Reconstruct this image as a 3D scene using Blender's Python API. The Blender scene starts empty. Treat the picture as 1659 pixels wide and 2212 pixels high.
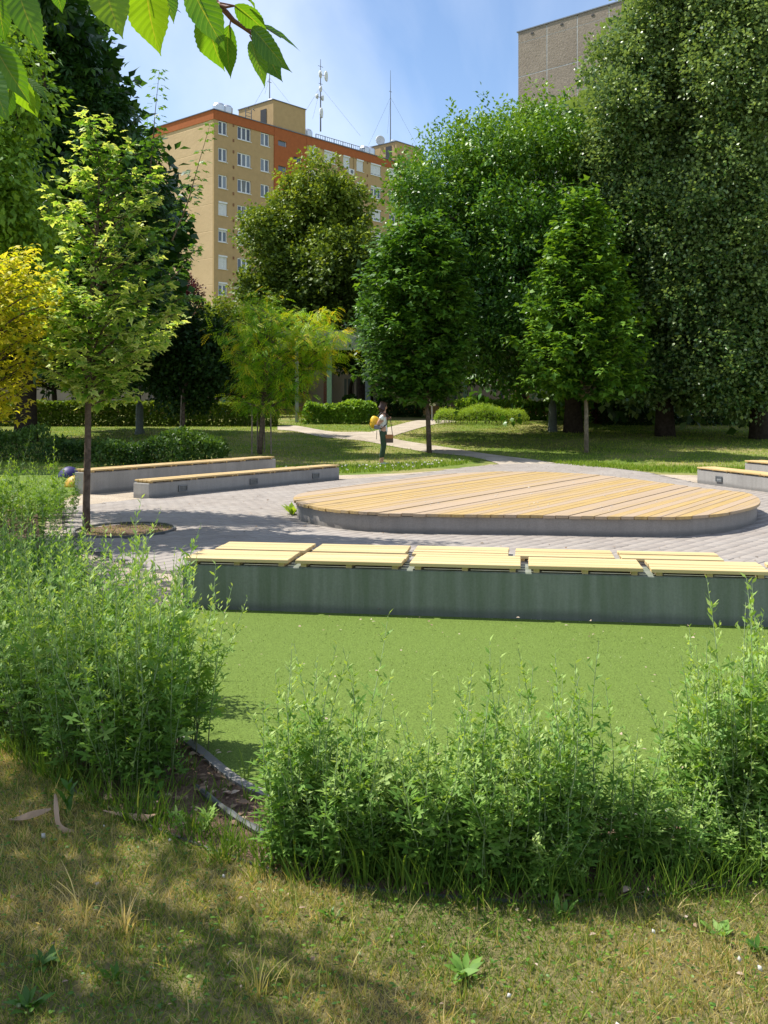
import bpy, math, random
import numpy as np
from mathutils import Vector, Matrix

random.seed(11)
RNG = np.random.default_rng(11)
scene = bpy.context.scene
COL = scene.collection

# ------------------------------------------------------------------ camera
H = 1.65                 # eye height
F = 2089.0               # focal length in the measuring pixels (1659 x 2212 picture)
CX, HV = 830.0, 872.0    # centre column, horizon row
cam_d = bpy.data.cameras.new("camera")
cam_d.sensor_fit = 'VERTICAL'
cam_d.sensor_height = 36.0
cam_d.sensor_width = 27.0
cam_d.lens = 34.0
cam_d.shift_y = -(1106.0 - HV) / 2212.0
cam_d.clip_start = 0.05
cam_d.clip_end = 3000
cam = bpy.data.objects.new("camera", cam_d)
cam.location = (0, 0, H)
cam.rotation_euler = (math.radians(90), 0, 0)
COL.objects.link(cam)
scene.camera = cam

# ------------------------------------------------------------------ light
SUN = Vector((-0.60, 0.25, 1.0)).normalized()
elev = math.asin(SUN.z)
azim = math.atan2(SUN.x, SUN.y)
world = bpy.data.worlds.new("World")
scene.world = world
world.use_nodes = True
wn, wl = world.node_tree.nodes, world.node_tree.links
wn.clear()
wout = wn.new("ShaderNodeOutputWorld")
wbg = wn.new("ShaderNodeBackground")
sky = wn.new("ShaderNodeTexSky")
sky.sky_type = 'NISHITA'
sky.sun_disc = False
sky.sun_elevation = elev
sky.sun_rotation = azim
sky.altitude = 150
sky.air_density = 1.0
sky.dust_density = 0.6
sky.ozone_density = 3.2
wbg.inputs["Strength"].default_value = 0.125
tc = wn.new("ShaderNodeTexCoord")
mp = wn.new("ShaderNodeMapping")
mp.inputs["Rotation"].default_value = (0.0, 0.5, 0.35)
mp.inputs["Scale"].default_value = (2.6, 2.0, 1.1)
nz = wn.new("ShaderNodeTexNoise")
nz.inputs["Scale"].default_value = 1.25
nz.inputs["Detail"].default_value = 7
nz.inputs["Roughness"].default_value = 0.52
nz.inputs["Distortion"].default_value = 0.55
rp = wn.new("ShaderNodeMapRange")
rp.inputs["From Min"].default_value = 0.36
rp.inputs["From Max"].default_value = 0.74
rp.inputs["To Max"].default_value = 0.6
mixw = wn.new("ShaderNodeMix")
mixw.data_type = 'RGBA'
mixw.inputs[7].default_value = (6.6, 7.0, 7.7, 1)
wl.new(tc.outputs["Generated"], mp.inputs["Vector"])
wl.new(mp.outputs[0], nz.inputs["Vector"])
wl.new(nz.outputs[0], rp.inputs["Value"])
wl.new(rp.outputs[0], mixw.inputs[0])
wl.new(sky.outputs[0], mixw.inputs[6])
wl.new(mixw.outputs[2], wbg.inputs["Color"])
wl.new(wbg.outputs[0], wout.inputs[0])

sun_d = bpy.data.lights.new("sun", 'SUN')
sun_d.energy = 5.0
sun_d.angle = math.radians(0.53)
sun_d.color = (1.0, 0.955, 0.87)
sun = bpy.data.objects.new("sun", sun_d)
sun.rotation_mode = 'QUATERNION'
sun.rotation_quaternion = SUN.to_track_quat('Z', 'Y')
sun.location = SUN * 60
COL.objects.link(sun)

scene.view_settings.view_transform = 'Standard'
scene.view_settings.look = 'None'
scene.view_settings.gamma = 1
scene.view_settings.use_curve_mapping = False
scene.view_settings.exposure = 0.60
cy = scene.cycles
cy.max_bounces = 7
cy.diffuse_bounces = 2
cy.glossy_bounces = 2
cy.transmission_bounces = 4
cy.transparent_max_bounces = 6
cy.use_denoising = True
cy.caustics_reflective = False
cy.caustics_refractive = False

# ------------------------------------------------------------------ measuring helpers
def gz(y):
    "height of the park ground: flat, then a gentle rise towards the houses"
    return 0.0 if y < 26 else (0.04 * (y - 26) if y < 50 else 0.96)

def P(u, v, z=0.0):
    y = (H - z) * F / (v - HV)
    return Vector(((u - CX) / F * y, y, z))

def G(u, v):
    "point of the rising ground seen at (u, v)"
    y = (H + 1.04) * F / (v - HV + 0.04 * F)
    if y < 26:
        y = H * F / (v - HV)
    elif y > 50:
        y = (H - 0.96) * F / (v - HV)
    return Vector(((u - CX) / F * y, y, gz(y)))

def A(u, v, y):
    return Vector(((u - CX) / F * y, y, H - (v - HV) / F * y))

# ------------------------------------------------------------------ materials
def new_mat(name):
    m = bpy.data.materials.new(name)
    m.use_nodes = True
    nt = m.node_tree
    nt.nodes.clear()
    out = nt.nodes.new("ShaderNodeOutputMaterial")
    return m, nt, out

def N(nt, kind, **kw):
    n = nt.nodes.new(kind)
    for k, v in kw.items():
        if k in n.inputs:
            n.inputs[k].default_value = v
        else:
            setattr(n, k, v)
    return n

def L(nt, a, b):
    nt.links.new(a, b)

def ramp(nt, fac, stops):
    r = nt.nodes.new("ShaderNodeValToRGB")
    el = r.color_ramp.elements
    while len(el) < len(stops):
        el.new(0.5)
    for e, (p, c) in zip(el, stops):
        e.position = p
        e.color = (c[0], c[1], c[2], 1)
    L(nt, fac, r.inputs[0])
    return r.outputs[0]

def mixc(nt, fac, a, b, mode='MIX'):
    m = nt.nodes.new("ShaderNodeMix")
    m.data_type = 'RGBA'
    m.blend_type = mode
    for i, x in ((0, fac), (6, a), (7, b)):
        if isinstance(x, (int, float)):
            m.inputs[i].default_value = x
        elif isinstance(x, tuple):
            m.inputs[i].default_value = (*x, 1)
        else:
            L(nt, x, m.inputs[i])
    return m.outputs[2]

def coords(nt, scale=(1, 1, 1), rot=(0, 0, 0), src="Object"):
    t = nt.nodes.new("ShaderNodeTexCoord")
    m = nt.nodes.new("ShaderNodeMapping")
    m.inputs["Scale"].default_value = scale
    m.inputs["Rotation"].default_value = rot
    L(nt, t.outputs[src], m.inputs["Vector"])
    return m.outputs[0]

def noise(nt, vec, scale, detail=4, rough=0.55, dist=0.0):
    n = N(nt, "ShaderNodeTexNoise", Scale=scale, Detail=detail, Roughness=rough, Distortion=dist)
    L(nt, vec, n.inputs["Vector"])
    return n.outputs[0]

def bump(nt, h, strength, dist=0.02, prev=None):
    b = N(nt, "ShaderNodeBump", Strength=strength, Distance=dist)
    L(nt, h, b.inputs["Height"])
    if prev is not None:
        L(nt, prev, b.inputs["Normal"])
    return b.outputs[0]

def princ(nt, out, col, rough=0.7, normal=None, metal=0.0, spec=0.5):
    p = nt.nodes.new("ShaderNodeBsdfPrincipled")
    if isinstance(col, tuple):
        p.inputs["Base Color"].default_value = (*col, 1)
    else:
        L(nt, col, p.inputs["Base Color"])
    if isinstance(rough, (int, float)):
        p.inputs["Roughness"].default_value = rough
    else:
        L(nt, rough, p.inputs["Roughness"])
    p.inputs["Metallic"].default_value = metal
    p.inputs["Specular IOR Level"].default_value = spec
    if normal is not None:
        L(nt, normal, p.inputs["Normal"])
    L(nt, p.outputs[0], out.inputs[0])
    return p

def simple(name, c, rough=0.7, metal=0.0, var=0.15, scale=8.0, bmp=0.1, spec=0.5):
    m, nt, out = new_mat(name)
    v = coords(nt)
    n = noise(nt, v, scale, 5)
    a = tuple(x * (1 - var) for x in c)
    b = tuple(min(1, x * (1 + var)) for x in c)
    col = ramp(nt, n, [(0.3, a), (0.7, b)])
    princ(nt, out, col, rough, bump(nt, n, bmp, 0.01), metal, spec)
    return m

def leaf_mat(name, stops, trans=0.4, rough=0.45, back=None, tcol=(1.25, 1.15, 0.45), spec=0.4):
    m, nt, out = new_mat(name)
    at = nt.nodes.new("ShaderNodeAttribute")
    at.attribute_name = "tint"
    col = ramp(nt, at.outputs["Fac"], stops)
    if back:
        g = nt.nodes.new("ShaderNodeNewGeometry")
        col = mixc(nt, g.outputs["Backfacing"], col, back)
    p = nt.nodes.new("ShaderNodeBsdfPrincipled")
    L(nt, col, p.inputs["Base Color"])
    p.inputs["Roughness"].default_value = rough
    p.inputs["Specular IOR Level"].default_value = spec
    t = nt.nodes.new("ShaderNodeBsdfTranslucent")
    L(nt, mixc(nt, 1.0, col, tcol, 'MULTIPLY'), t.inputs["Color"])
    mx = nt.nodes.new("ShaderNodeMixShader")
    mx.inputs[0].default_value = trans
    L(nt, p.outputs[0], mx.inputs[1])
    L(nt, t.outputs[0], mx.inputs[2])
    L(nt, mx.outputs[0], out.inputs[0])
    return m

# ------------------------------------------------------------------ mesh helpers
class MB:
    def __init__(self):
        self.v, self.f = [], []
    def box(self, c, s, ax=None, taper=0.0):
        c = Vector(c)
        ax = ax or (Vector((1, 0, 0)), Vector((0, 1, 0)), Vector((0, 0, 1)))
        b = len(self.v)
        for dz in (-1, 1):
            k = 1 - taper if dz > 0 else 1
            for dx, dy in ((-1, -1), (1, -1), (1, 1), (-1, 1)):
                self.v.append(c + ax[0] * (dx * s[0] / 2 * k) + ax[1] * (dy * s[1] / 2 * k) + ax[2] * (dz * s[2] / 2))
        for q in ((3, 2, 1, 0), (4, 5, 6, 7), (0, 1, 5, 4), (1, 2, 6, 5), (2, 3, 7, 6), (3, 0, 4, 7)):
            self.f.append([b + i for i in q])
        return self
    def cbox(self, c, s, bev, ax=None):
        "box with chamfered top edges"
        c = Vector(c)
        ax = ax or (Vector((1, 0, 0)), Vector((0, 1, 0)), Vector((0, 0, 1)))
        b = len(self.v)
        for z, k in ((-s[2] / 2, 0), (s[2] / 2 - bev, 0), (s[2] / 2, bev)):
            for dx, dy in ((-1, -1), (1, -1), (1, 1), (-1, 1)):
                self.v.append(c + ax[0] * (dx * (s[0] / 2 - k)) + ax[1] * (dy * (s[1] / 2 - k)) + ax[2] * z)
        self.f.append([b + 3, b + 2, b + 1, b])
        self.f.append([b + 8, b + 9, b + 10, b + 11])
        for lv in (0, 4):
            for i in range(4):
                j = (i + 1) % 4
                self.f.append([b + lv + i, b + lv + j, b + lv + 4 + j, b + lv + 4 + i])
        return self
    def tube(self, pts, rad, n=8, caps=True):
        pts = [Vector(p) for p in pts]
        if isinstance(rad, (int, float)):
            rad = [rad] * len(pts)
        b = len(self.v)
        up = Vector((0.13, 0.31, 1)).normalized()
        for i, p in enumerate(pts):
            d = (pts[min(i + 1, len(pts) - 1)] - pts[max(i - 1, 0)])
            if d.length < 1e-9:
                d = Vector((0, 0, 1))
            d.normalize()
            s = d.cross(up)
            if s.length < 0.05:
                s = d.cross(Vector((1, 0, 0)))
            s.normalize()
            t = s.cross(d)
            for k in range(n):
                a = 2 * math.pi * k / n
                self.v.append(p + (s * math.cos(a) + t * math.sin(a)) * rad[i])
        for i in range(len(pts) - 1):
            for k in range(n):
                a0, a1 = b + i * n + k, b + i * n + (k + 1) % n
                self.f.append([a0, a1, a1 + n, a0 + n])
        if caps:
            self.f.append([b + k for k in range(n)][::-1])
            self.f.append([b + (len(pts) - 1) * n + k for k in range(n)])
        return self
    def lathe(self, c, prof, n=14):
        c = Vector(c)
        b = len(self.v)
        for r, z in prof:
            for k in range(n):
                a = 2 * math.pi * k / n
                self.v.append(c + Vector((r * math.cos(a), r * math.sin(a), z)))
        for i in range(len(prof) - 1):
            for k in range(n):
                a0, a1 = b + i * n + k, b + i * n + (k + 1) % n
                self.f.append([a0, a1, a1 + n, a0 + n])
        self.f.append([b + k for k in range(n)][::-1])
        self.f.append([b + (len(prof) - 1) * n + k for k in range(n)])
        return self
    def prism(self, poly, z0, z1):
        "poly: list of (x, y) counter-clockwise"
        b, n = len(self.v), len(poly)
        for z in (z0, z1):
            for p in poly:
                self.v.append(Vector((p[0], p[1], z)))
        self.f.append([b + i for i in range(n)][::-1])
        self.f.append([b + n + i for i in range(n)])
        for i in range(n):
            j = (i + 1) % n
            self.f.append([b + i, b + j, b + n + j, b + n + i])
        return self
    def quad(self, a, b_, c, d):
        b = len(self.v)
        self.v += [Vector(a), Vector(b_), Vector(c), Vector(d)]
        self.f.append([b, b + 1, b + 2, b + 3])
        return self
    def mesh(self, name, m=None, smooth=False):
        me = bpy.data.meshes.new(name)
        me.from_pydata([tuple(x) for x in self.v], [], self.f)
        if m:
            me.materials.append(m)
        if smooth:
            me.polygons.foreach_set("use_smooth", [True] * len(me.polygons))
        return me
    def build(self, name, m=None, parent=None, smooth=False):
        return link(name, self.mesh(name, m, smooth), parent)

def link(name, me, parent=None):
    o = bpy.data.objects.new(name, me)
    COL.objects.link(o)
    if parent is not None:
        o.parent = parent
        o.matrix_parent_inverse = parent.matrix_basis.inverted()
    return o

def thing(name, label, cat, loc=(0, 0, 0), group=None):
    o = bpy.data.objects.new(name, None)
    o.empty_display_size = 0.2
    o.location = loc
    COL.objects.link(o)
    return tag(o, label, cat, group)

def tag(o, label, cat, group=None):
    o["label"] = label
    o["category"] = cat
    if group:
        o["group"] = group
    return o

def structure(o, label=None):
    o["kind"] = "structure"
    if label:
        o["label"] = label
    return o

def np_mesh(name, V, Fc, m, tint=None, extra=None):
    "V (n,3) float, Fc (m,k) int: fast mesh"
    me = bpy.data.meshes.new(name)
    n, k = Fc.shape
    me.vertices.add(len(V))
    me.vertices.foreach_set("co", np.ascontiguousarray(V, dtype=np.float32).ravel())
    me.loops.add(n * k)
    me.loops.foreach_set("vertex_index", np.ascontiguousarray(Fc, dtype=np.int32).ravel())
    me.polygons.add(n)
    me.polygons.foreach_set("loop_start", np.arange(0, n * k, k, dtype=np.int32))
    if tint is not None:
        a = me.attributes.new("tint", 'FLOAT', 'POINT')
        a.data.foreach_set("value", np.ascontiguousarray(tint, dtype=np.float32))
    me.materials.append(m)
    me.update(calc_edges=True)
    return me

def unit(a):
    return a / np.maximum(np.linalg.norm(a, axis=-1, keepdims=True), 1e-9)

def frames(tip, nrm):
    "rotation matrices with columns side, tip, normal"
    t = unit(tip)
    s = unit(np.cross(t, nrm))
    n = np.cross(s, t)
    return np.stack([s, t, n], axis=-1)

def scatter(tmpl, pos, R, scale, tint):
    "tmpl = (verts (k,3), tris (m,3), vertex tint offset (k,))"
    tv, tf, tt = tmpl
    k = len(tv)
    V = np.einsum('nij,kj->nki', R, tv) * scale[:, None, None] + pos[:, None, :]
    Fc = tf[None] + (np.arange(len(pos)) * k)[:, None, None]
    T = np.clip(tint[:, None] + tt[None], 0, 1)
    return V.reshape(-1, 3), Fc.reshape(-1, tf.shape[1]), T.ravel()

def merge(parts):
    Vs, Fs, Ts, b = [], [], [], 0
    for V, Fc, T in parts:
        Vs.append(V); Fs.append(Fc + b); Ts.append(T); b += len(V)
    return np.concatenate(Vs), np.concatenate(Fs), np.concatenate(Ts)

# leaf templates: x across, y to the tip, z normal; unit length
def T_(v, f, t=None):
    v = np.array(v, dtype=float)
    return v, np.array(f), np.zeros(len(v)) if t is None else np.array(t, dtype=float)
LEAF2 = T_([(0, 0, 0), (-.26, .45, .07), (.26, .45, .07), (0, 1, -.06)], [(0, 2, 1), (1, 2, 3)])
LEAFW = T_([(0, 0, 0), (-.42, .42, .08), (.42, .42, .08), (0, 1, -.08)], [(0, 2, 1), (1, 2, 3)])
LANCE = T_([(0, 0, 0), (-.11, .4, .05), (.11, .4, .05), (0, 1, -.05)], [(0, 2, 1), (1, 2, 3)])
LOBED = T_([(0, 0, 0), (0, .55, .03), (0, 1, -.05), (-.09, .72, .03), (.09, .72, .03),
            (-.3, .62, .05), (.3, .62, .05), (-.22, .36, .05), (.22, .36, .05)],
           [(0, 4, 1), (0, 1, 3), (1, 4, 2), (1, 2, 3), (1, 5, 7), (1, 8, 6)])
def maple():
    ang = [-150, -115, -92, -70, -45, -24, 0, 24, 45, 70, 92, 115, 150]
    rad = [.30, .42, .30, .56, .36, .42, .72, .42, .36, .56, .30, .42, .30]
    v = [(0, 0.28, 0)]
    for a, r in zip(ang, rad):
        a = math.radians(a)
        v.append((r * math.sin(a), .28 + r * math.cos(a), -.10 * r if r > .4 else .03))
    f = [(0, i + 1, i) for i in range(1, len(v) - 1)]
    return T_(v, f, [0] + [.0 if r < .4 else .0 for r in rad])
MAPLE = maple()
MAPLE_S = T_([(0, .1, 0), (-.5, .35, -.06), (-.22, .52, .03), (0, 1, -.10), (.22, .52, .03), (.5, .35, -.06), (0, .45, .03)], [(0, 6, 1), (1, 6, 2), (2, 6, 3), (3, 6, 4), (4, 6, 5), (5, 6, 0)])
def maple_var():
    v, f, t = maple()
    t = t.copy(); t[1:] = .42
    return v, f, t
MAPLEV = maple_var()
def palm():
    v, f = [], []
    for a, l in ((-75, .62), (-38, .9), (0, 1.0), (38, .9), (75, .62)):
        a = math.radians(a); b = len(v)
        d = (math.sin(a), math.cos(a)); s = (d[1], -d[0])
        v += [(0, 0, 0), (d[0] * l * .65 - s[0] * .13, d[1] * l * .65 - s[1] * .13, -.10 * l),
              (d[0] * l * .65 + s[0] * .13, d[1] * l * .65 + s[1] * .13, -.10 * l), (d[0] * l, d[1] * l, -.38 * l)]
        f += [(b, b + 2, b + 1), (b + 1, b + 2, b + 3)]
    return T_(v, f)
PALM = palm()
def pinnate(n=5):
    v, f = [], []
    for i in range(n):
        y = .12 + .8 * i / n
        for s in (-1, 1):
            b = len(v)
            v += [(0, y, -y * y * .3), (s * .17, y + .02, -y * y * .3 - .02), (s * .20, y + .15, -y * y * .3 - .05)]
            f.append((b, b + 1, b + 2) if s > 0 else (b, b + 2, b + 1))
    b = len(v)
    v += [(-.05, .85, -.25), (.05, .85, -.25), (0, 1.1, -.4)]
    f.append((b, b + 1, b + 2))
    return T_(v, f)
PINN = pinnate()
BLADE = T_([(-.5, 0, 0), (.5, 0, 0), (.38, .5, .06), (-.38, .5, .06), (0, 1, .28)], [(0, 1, 2), (0, 2, 3), (3, 2, 4)])
BLADE1 = T_([(-.5, 0, 0), (.5, 0, 0), (0, 1, .2)], [(0, 1, 2)])

def sub_lobes(lobes, k, size=.42):
    "break every smooth lobe into k smaller uneven ones spread over its surface"
    lb = np.array(lobes, dtype=float)
    d = unit(RNG.normal(size=(len(lb), k, 3)) * [1, 1, .9] + [0, 0, .12])
    r = .34 + .50 * RNG.random((len(lb), k)) ** .7
    c = lb[:, None, :3] + d * lb[:, None, 3:6] * r[..., None]
    sz = lb[:, None, 3:6] * (size * (.5 + .9 * RNG.random((len(lb), k, 1)))) * [1, 1, .8]
    return np.concatenate([c, sz], 2).reshape(-1, 6)

def crown_points(lobes, n, inner=0.55, low=-1.0, sub=0, ssize=.42):
    "n points near the surfaces of the lobes with outward directions"
    lb = np.array(lobes, dtype=float)
    if sub:
        big = lb
        lb = sub_lobes(lobes, sub, ssize)
        nf = int(n * .16)
        k = RNG.integers(0, len(big), nf)
        dd = unit(RNG.normal(size=(nf, 3)))
        pf = big[k, :3] + dd * big[k, 3:6] * (.75 * RNG.random((nf, 1)) ** .5)
        k = RNG.choice(len(lb), size=n - nf, p=(lb[:, 3:6].prod(1) ** .67) / (lb[:, 3:6].prod(1) ** .67).sum())
        d = unit(RNG.normal(size=(n - nf, 3)) + [0, 0, .25])
        p = lb[k, :3] + d * lb[k, 3:6] * (.45 + .55 * RNG.random((n - nf, 1)) ** .5)
        return np.concatenate([pf, p]), np.concatenate([dd, d])
    a, b, c = lb[:, 3], lb[:, 4], lb[:, 5]
    area = ((a * b) ** 1.6 + (a * c) ** 1.6 + (b * c) ** 1.6) ** (1 / 1.6)
    out_p, out_d = [], []
    got = 0
    while got < n:
        k = RNG.choice(len(lb), size=n * 2, p=area / area.sum())
        d = unit(RNG.normal(size=(n * 2, 3)))
        # uneven outline: a few low-frequency bumps
        ph = lb[k, 0] * 1.7 + lb[k, 2] * 2.3
        w = 1 + .10 * np.sin(d[:, 0] * 5 + ph) + .10 * np.sin(d[:, 2] * 6 + 1.3 * ph) + .07 * np.sin(d[:, 1] * 7 + ph)
        r = (inner + (1 - inner) * RNG.random(n * 2) ** .5) * w
        p = lb[k, :3] + d * lb[k, 3:6] * r[:, None]
        # drop points buried in other lobes
        q = (p[:, None, :] - lb[None, :, :3]) / lb[None, :, 3:6]
        m = (np.linalg.norm(q, axis=2) + (np.arange(len(lb))[None] == k[:, None]) * 9).min(axis=1)
        keep = (m > .72) & (d[:, 2] > low)
        out_p.append(p[keep]); out_d.append(unit(d / lb[k, 3:6] * np.mean(lb[:, 3]))[keep])
        got += keep.sum()
    return np.concatenate(out_p)[:n], np.concatenate(out_d)[:n]

def foliage(lobes, shoots, per, tmpl, size, shoot=(.6, .25), up=.55, droop=0.0, tint=(.5, .25), tip=.25,
            inner=.55, jitter=.25, low=-1.0, top_tint=0.0, hang=.2, clumps=14, csize=.42):
    P0, D = crown_points(lobes, shoots, inner, low, clumps, csize)
    ax = unit(D + np.array([0, 0, up]) + RNG.normal(size=D.shape) * .45 - np.array([0, 0, droop]))
    Ln = shoot[0] * (.5 + RNG.random(shoots))
    t = RNG.random((shoots, per)) ** .8
    rad = RNG.normal(size=(shoots, per, 3)) * shoot[1] * (1.05 - .65 * t)[..., None]
    pos = P0[:, None] + ax[:, None] * (t * Ln[:, None])[..., None] + rad
    tipd = unit(ax[:, None] * .5 + unit(rad) * .8 - np.array([0, 0, hang]) + RNG.normal(size=rad.shape) * .35)
    nrm = unit(ax[:, None] * .35 + np.array([0, 0, .8]) + RNG.normal(size=rad.shape) * .55)
    ct = tint[0] + RNG.normal(size=shoots) * tint[1] * .7
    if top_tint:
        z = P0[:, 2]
        ct = ct + top_tint * ((z - z.min()) / (z.max() - z.min() + 1e-6) - .5)  # crown tops tinted lighter: young leaves, plus sunlight painted into the colour
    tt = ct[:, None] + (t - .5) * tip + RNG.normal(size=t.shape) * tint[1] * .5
    sc = size * (1 + RNG.normal(size=t.shape) * jitter * .6).clip(.45, 1.7)
    pos, tipd, nrm = pos.reshape(-1, 3), tipd.reshape(-1, 3), nrm.reshape(-1, 3)
    return scatter(tmpl, pos, frames(tipd, nrm), sc.ravel(), tt.ravel())

def px_lobes(Y, items, depth=1.0, dy=0.0):
    "lobes measured in the picture at distance Y: (u, v, ru, rv[, y shift])"
    res = []
    for it in items:
        u, v, ru, rv = it[:4]
        s = it[4] if len(it) > 4 else 0
        c = A(u, v, Y + s + dy)
        k = (Y + s) / F
        res.append((c.x, c.y, c.z, ru * k, max(ru, rv) * .85 * k * depth, rv * k))
    return res

def deepen(lobes, shifts):
    "give a crown measured in one plane its real depth: more lobes behind and before it"
    out = list(lobes)
    for dy, sc in shifts:
        for (x, y, z, a, b_, c) in lobes:
            k = (y + dy) / y
            if dy < 0:
                out.append((x * k, y + dy, H + (z - H) * k, a * sc * k, b_ * sc * k, c * sc * k)); continue
            out.append((x * (1 + (k - 1) * .3), y + dy + random.uniform(-.5, .5), H + (z - H) * (1 + (k - 1) * .2) - .3 * abs(dy) * .2, a * sc, b_ * sc, c * sc))
    return out

def limbs(mb, base, lobes, r0, top_frac=.7, n_limb=None, wob=.15, fork=.35, sub=3):
    lb = sorted(lobes, key=lambda l: l[2])
    top = max(l[2] + l[5] * .3 for l in lb)
    cx = sum(l[0] for l in lb) / len(lb); cyy = sum(l[1] for l in lb) / len(lb)
    pts, rad = [], []
    K = 9
    for i in range(K):
        t = i / (K - 1)
        z = base[2] + (top - base[2]) * t * top_frac - (0.15 if i == 0 else 0)
        pts.append(Vector((base[0] + (cx - base[0]) * t * t * .8 + random.uniform(-wob, wob) * t,
                           base[1] + (cyy - base[1]) * t * t * .8 + random.uniform(-wob, wob) * t, z)))
        rad.append(r0 * (1.25 if i == 0 else 1.0) * (1 - .78 * t))
    mb.tube(pts, rad, 10)
    for l in lb:
        c = Vector(l[:3])
        zt = base[2] + (top - base[2]) * fork
        j = min(K - 2, max(2, int((c.z - l[5] * .9 - base[2]) / max(.1, (top - base[2]) * top_frac) * (K - 1))))
        s = pts[j]
        if (c - s).length < .3:
            continue
        m = s.lerp(c, .5) + Vector((random.uniform(-1, 1), random.uniform(-1, 1), random.uniform(-.2, .5))) * wob
        mb.tube([s, m, c], [rad[j] * .6, rad[j] * .4, rad[j] * .16], 6)
        for _ in range(sub):
            d = Vector((random.gauss(0, 1), random.gauss(0, 1), random.gauss(.3, .8))).normalized()
            e = c + Vector((d.x * l[3], d.y * l[4], d.z * l[5])) * .8
            q = m.lerp(c, random.uniform(.1, .9))
            mb.tube([q, q.lerp(e, .5) + Vector((0, 0, .1)), e], [rad[j] * .22, rad[j] * .14, rad[j] * .05], 5)

# ------------------------------------------------------------------ material library
def m_ground():
    m, nt, out = new_mat("park grass ground")
    v = coords(nt)
    n1 = noise(nt, v, .35, 6, .6, .4)
    n2 = noise(nt, v, 9, 5, .7)
    c1 = ramp(nt, n2, [(.3, (.075, .12, .02)), (.7, (.17, .23, .045))])
    c2 = ramp(nt, n2, [(.3, (.20, .18, .06)), (.7, (.34, .29, .13))])
    f = ramp(nt, n1, [(.42, (0, 0, 0)), (.62, (1, 1, 1))])
    princ(nt, out, mixc(nt, f, c1, c2), .9, bump(nt, n2, .6, .05), spec=.1)
    return m

def m_soil(name, a, b, sc=14, bs=.9):
    m, nt, out = new_mat(name)
    v = coords(nt)
    n1 = noise(nt, v, sc, 8, .7)
    n2 = noise(nt, v, 1.3, 3)
    vo = N(nt, "ShaderNodeTexVoronoi", Scale=sc * 3)
    L(nt, v, vo.inputs["Vector"])
    c = ramp(nt, n1, [(.32, a), (.68, b)])
    c = mixc(nt, .45, c, ramp(nt, vo.outputs["Distance"], [(0, tuple(x * .6 for x in a)), (.6, b)]))
    c = mixc(nt, ramp(nt, n2, [(.4, (0, 0, 0)), (.65, (.45, .45, .45))]), c, tuple(x * .6 for x in a))
    princ(nt, out, c, .95, bump(nt, n1, bs, .03, bump(nt, vo.outputs["Distance"], .5, .01)), spec=.15)
    return m

def m_concrete(name, base=(.30, .285, .265), green=0.0):
    m, nt, out = new_mat(name)
    v = coords(nt)
    big = noise(nt, coords(nt, (1.2, 1.2, .6)), 1.6, 6, .6, .3)
    streak = noise(nt, coords(nt, (7, 7, .45)), 1.5, 5, .6)
    fine = noise(nt, v, 60, 4, .7)
    k = lambda f: tuple(x * f for x in base)
    c = ramp(nt, big, [(.28, k(.72)), (.5, k(1.0)), (.75, k(1.22))])
    c = mixc(nt, .32, c, ramp(nt, streak, [(.32, k(.62)), (.66, k(1.2))]))
    c = mixc(nt, .25, c, ramp(nt, fine, [(.35, k(.6)), (.65, k(1.35))]))
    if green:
        c = mixc(nt, ramp(nt, streak, [(.4, (green,) * 3), (.7, (0, 0, 0))]), c, (.10, .14, .07))  # light bounced off the turf, painted in as green streaks
    # dirty splash band near the ground
    sx = nt.nodes.new("ShaderNodeSeparateXYZ")
    t = nt.nodes.new("ShaderNodeTexCoord")
    L(nt, t.outputs["Object"], sx.inputs[0])
    ad = N(nt, "ShaderNodeMath", operation='MULTIPLY_ADD')
    L(nt, big, ad.inputs[0]); ad.inputs[1].default_value = -.10; L(nt, sx.outputs[2], ad.inputs[2])
    c = mixc(nt, ramp(nt, ad.outputs[0], [(0, (.5,) * 3), (.045, (0, 0, 0))]), c, k(.38))
    vo = N(nt, "ShaderNodeTexVoronoi", Scale=38.0)
    L(nt, v, vo.inputs["Vector"])
    pits = ramp(nt, vo.outputs["Distance"], [(.05, (0, 0, 0)), (.13, (1, 1, 1))])
    b1 = bump(nt, pits, .25, .004)
    princ(nt, out, c, .85, bump(nt, fine, .25, .004, bump(nt, big, .15, .01, b1)), spec=.3)
    return m

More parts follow.
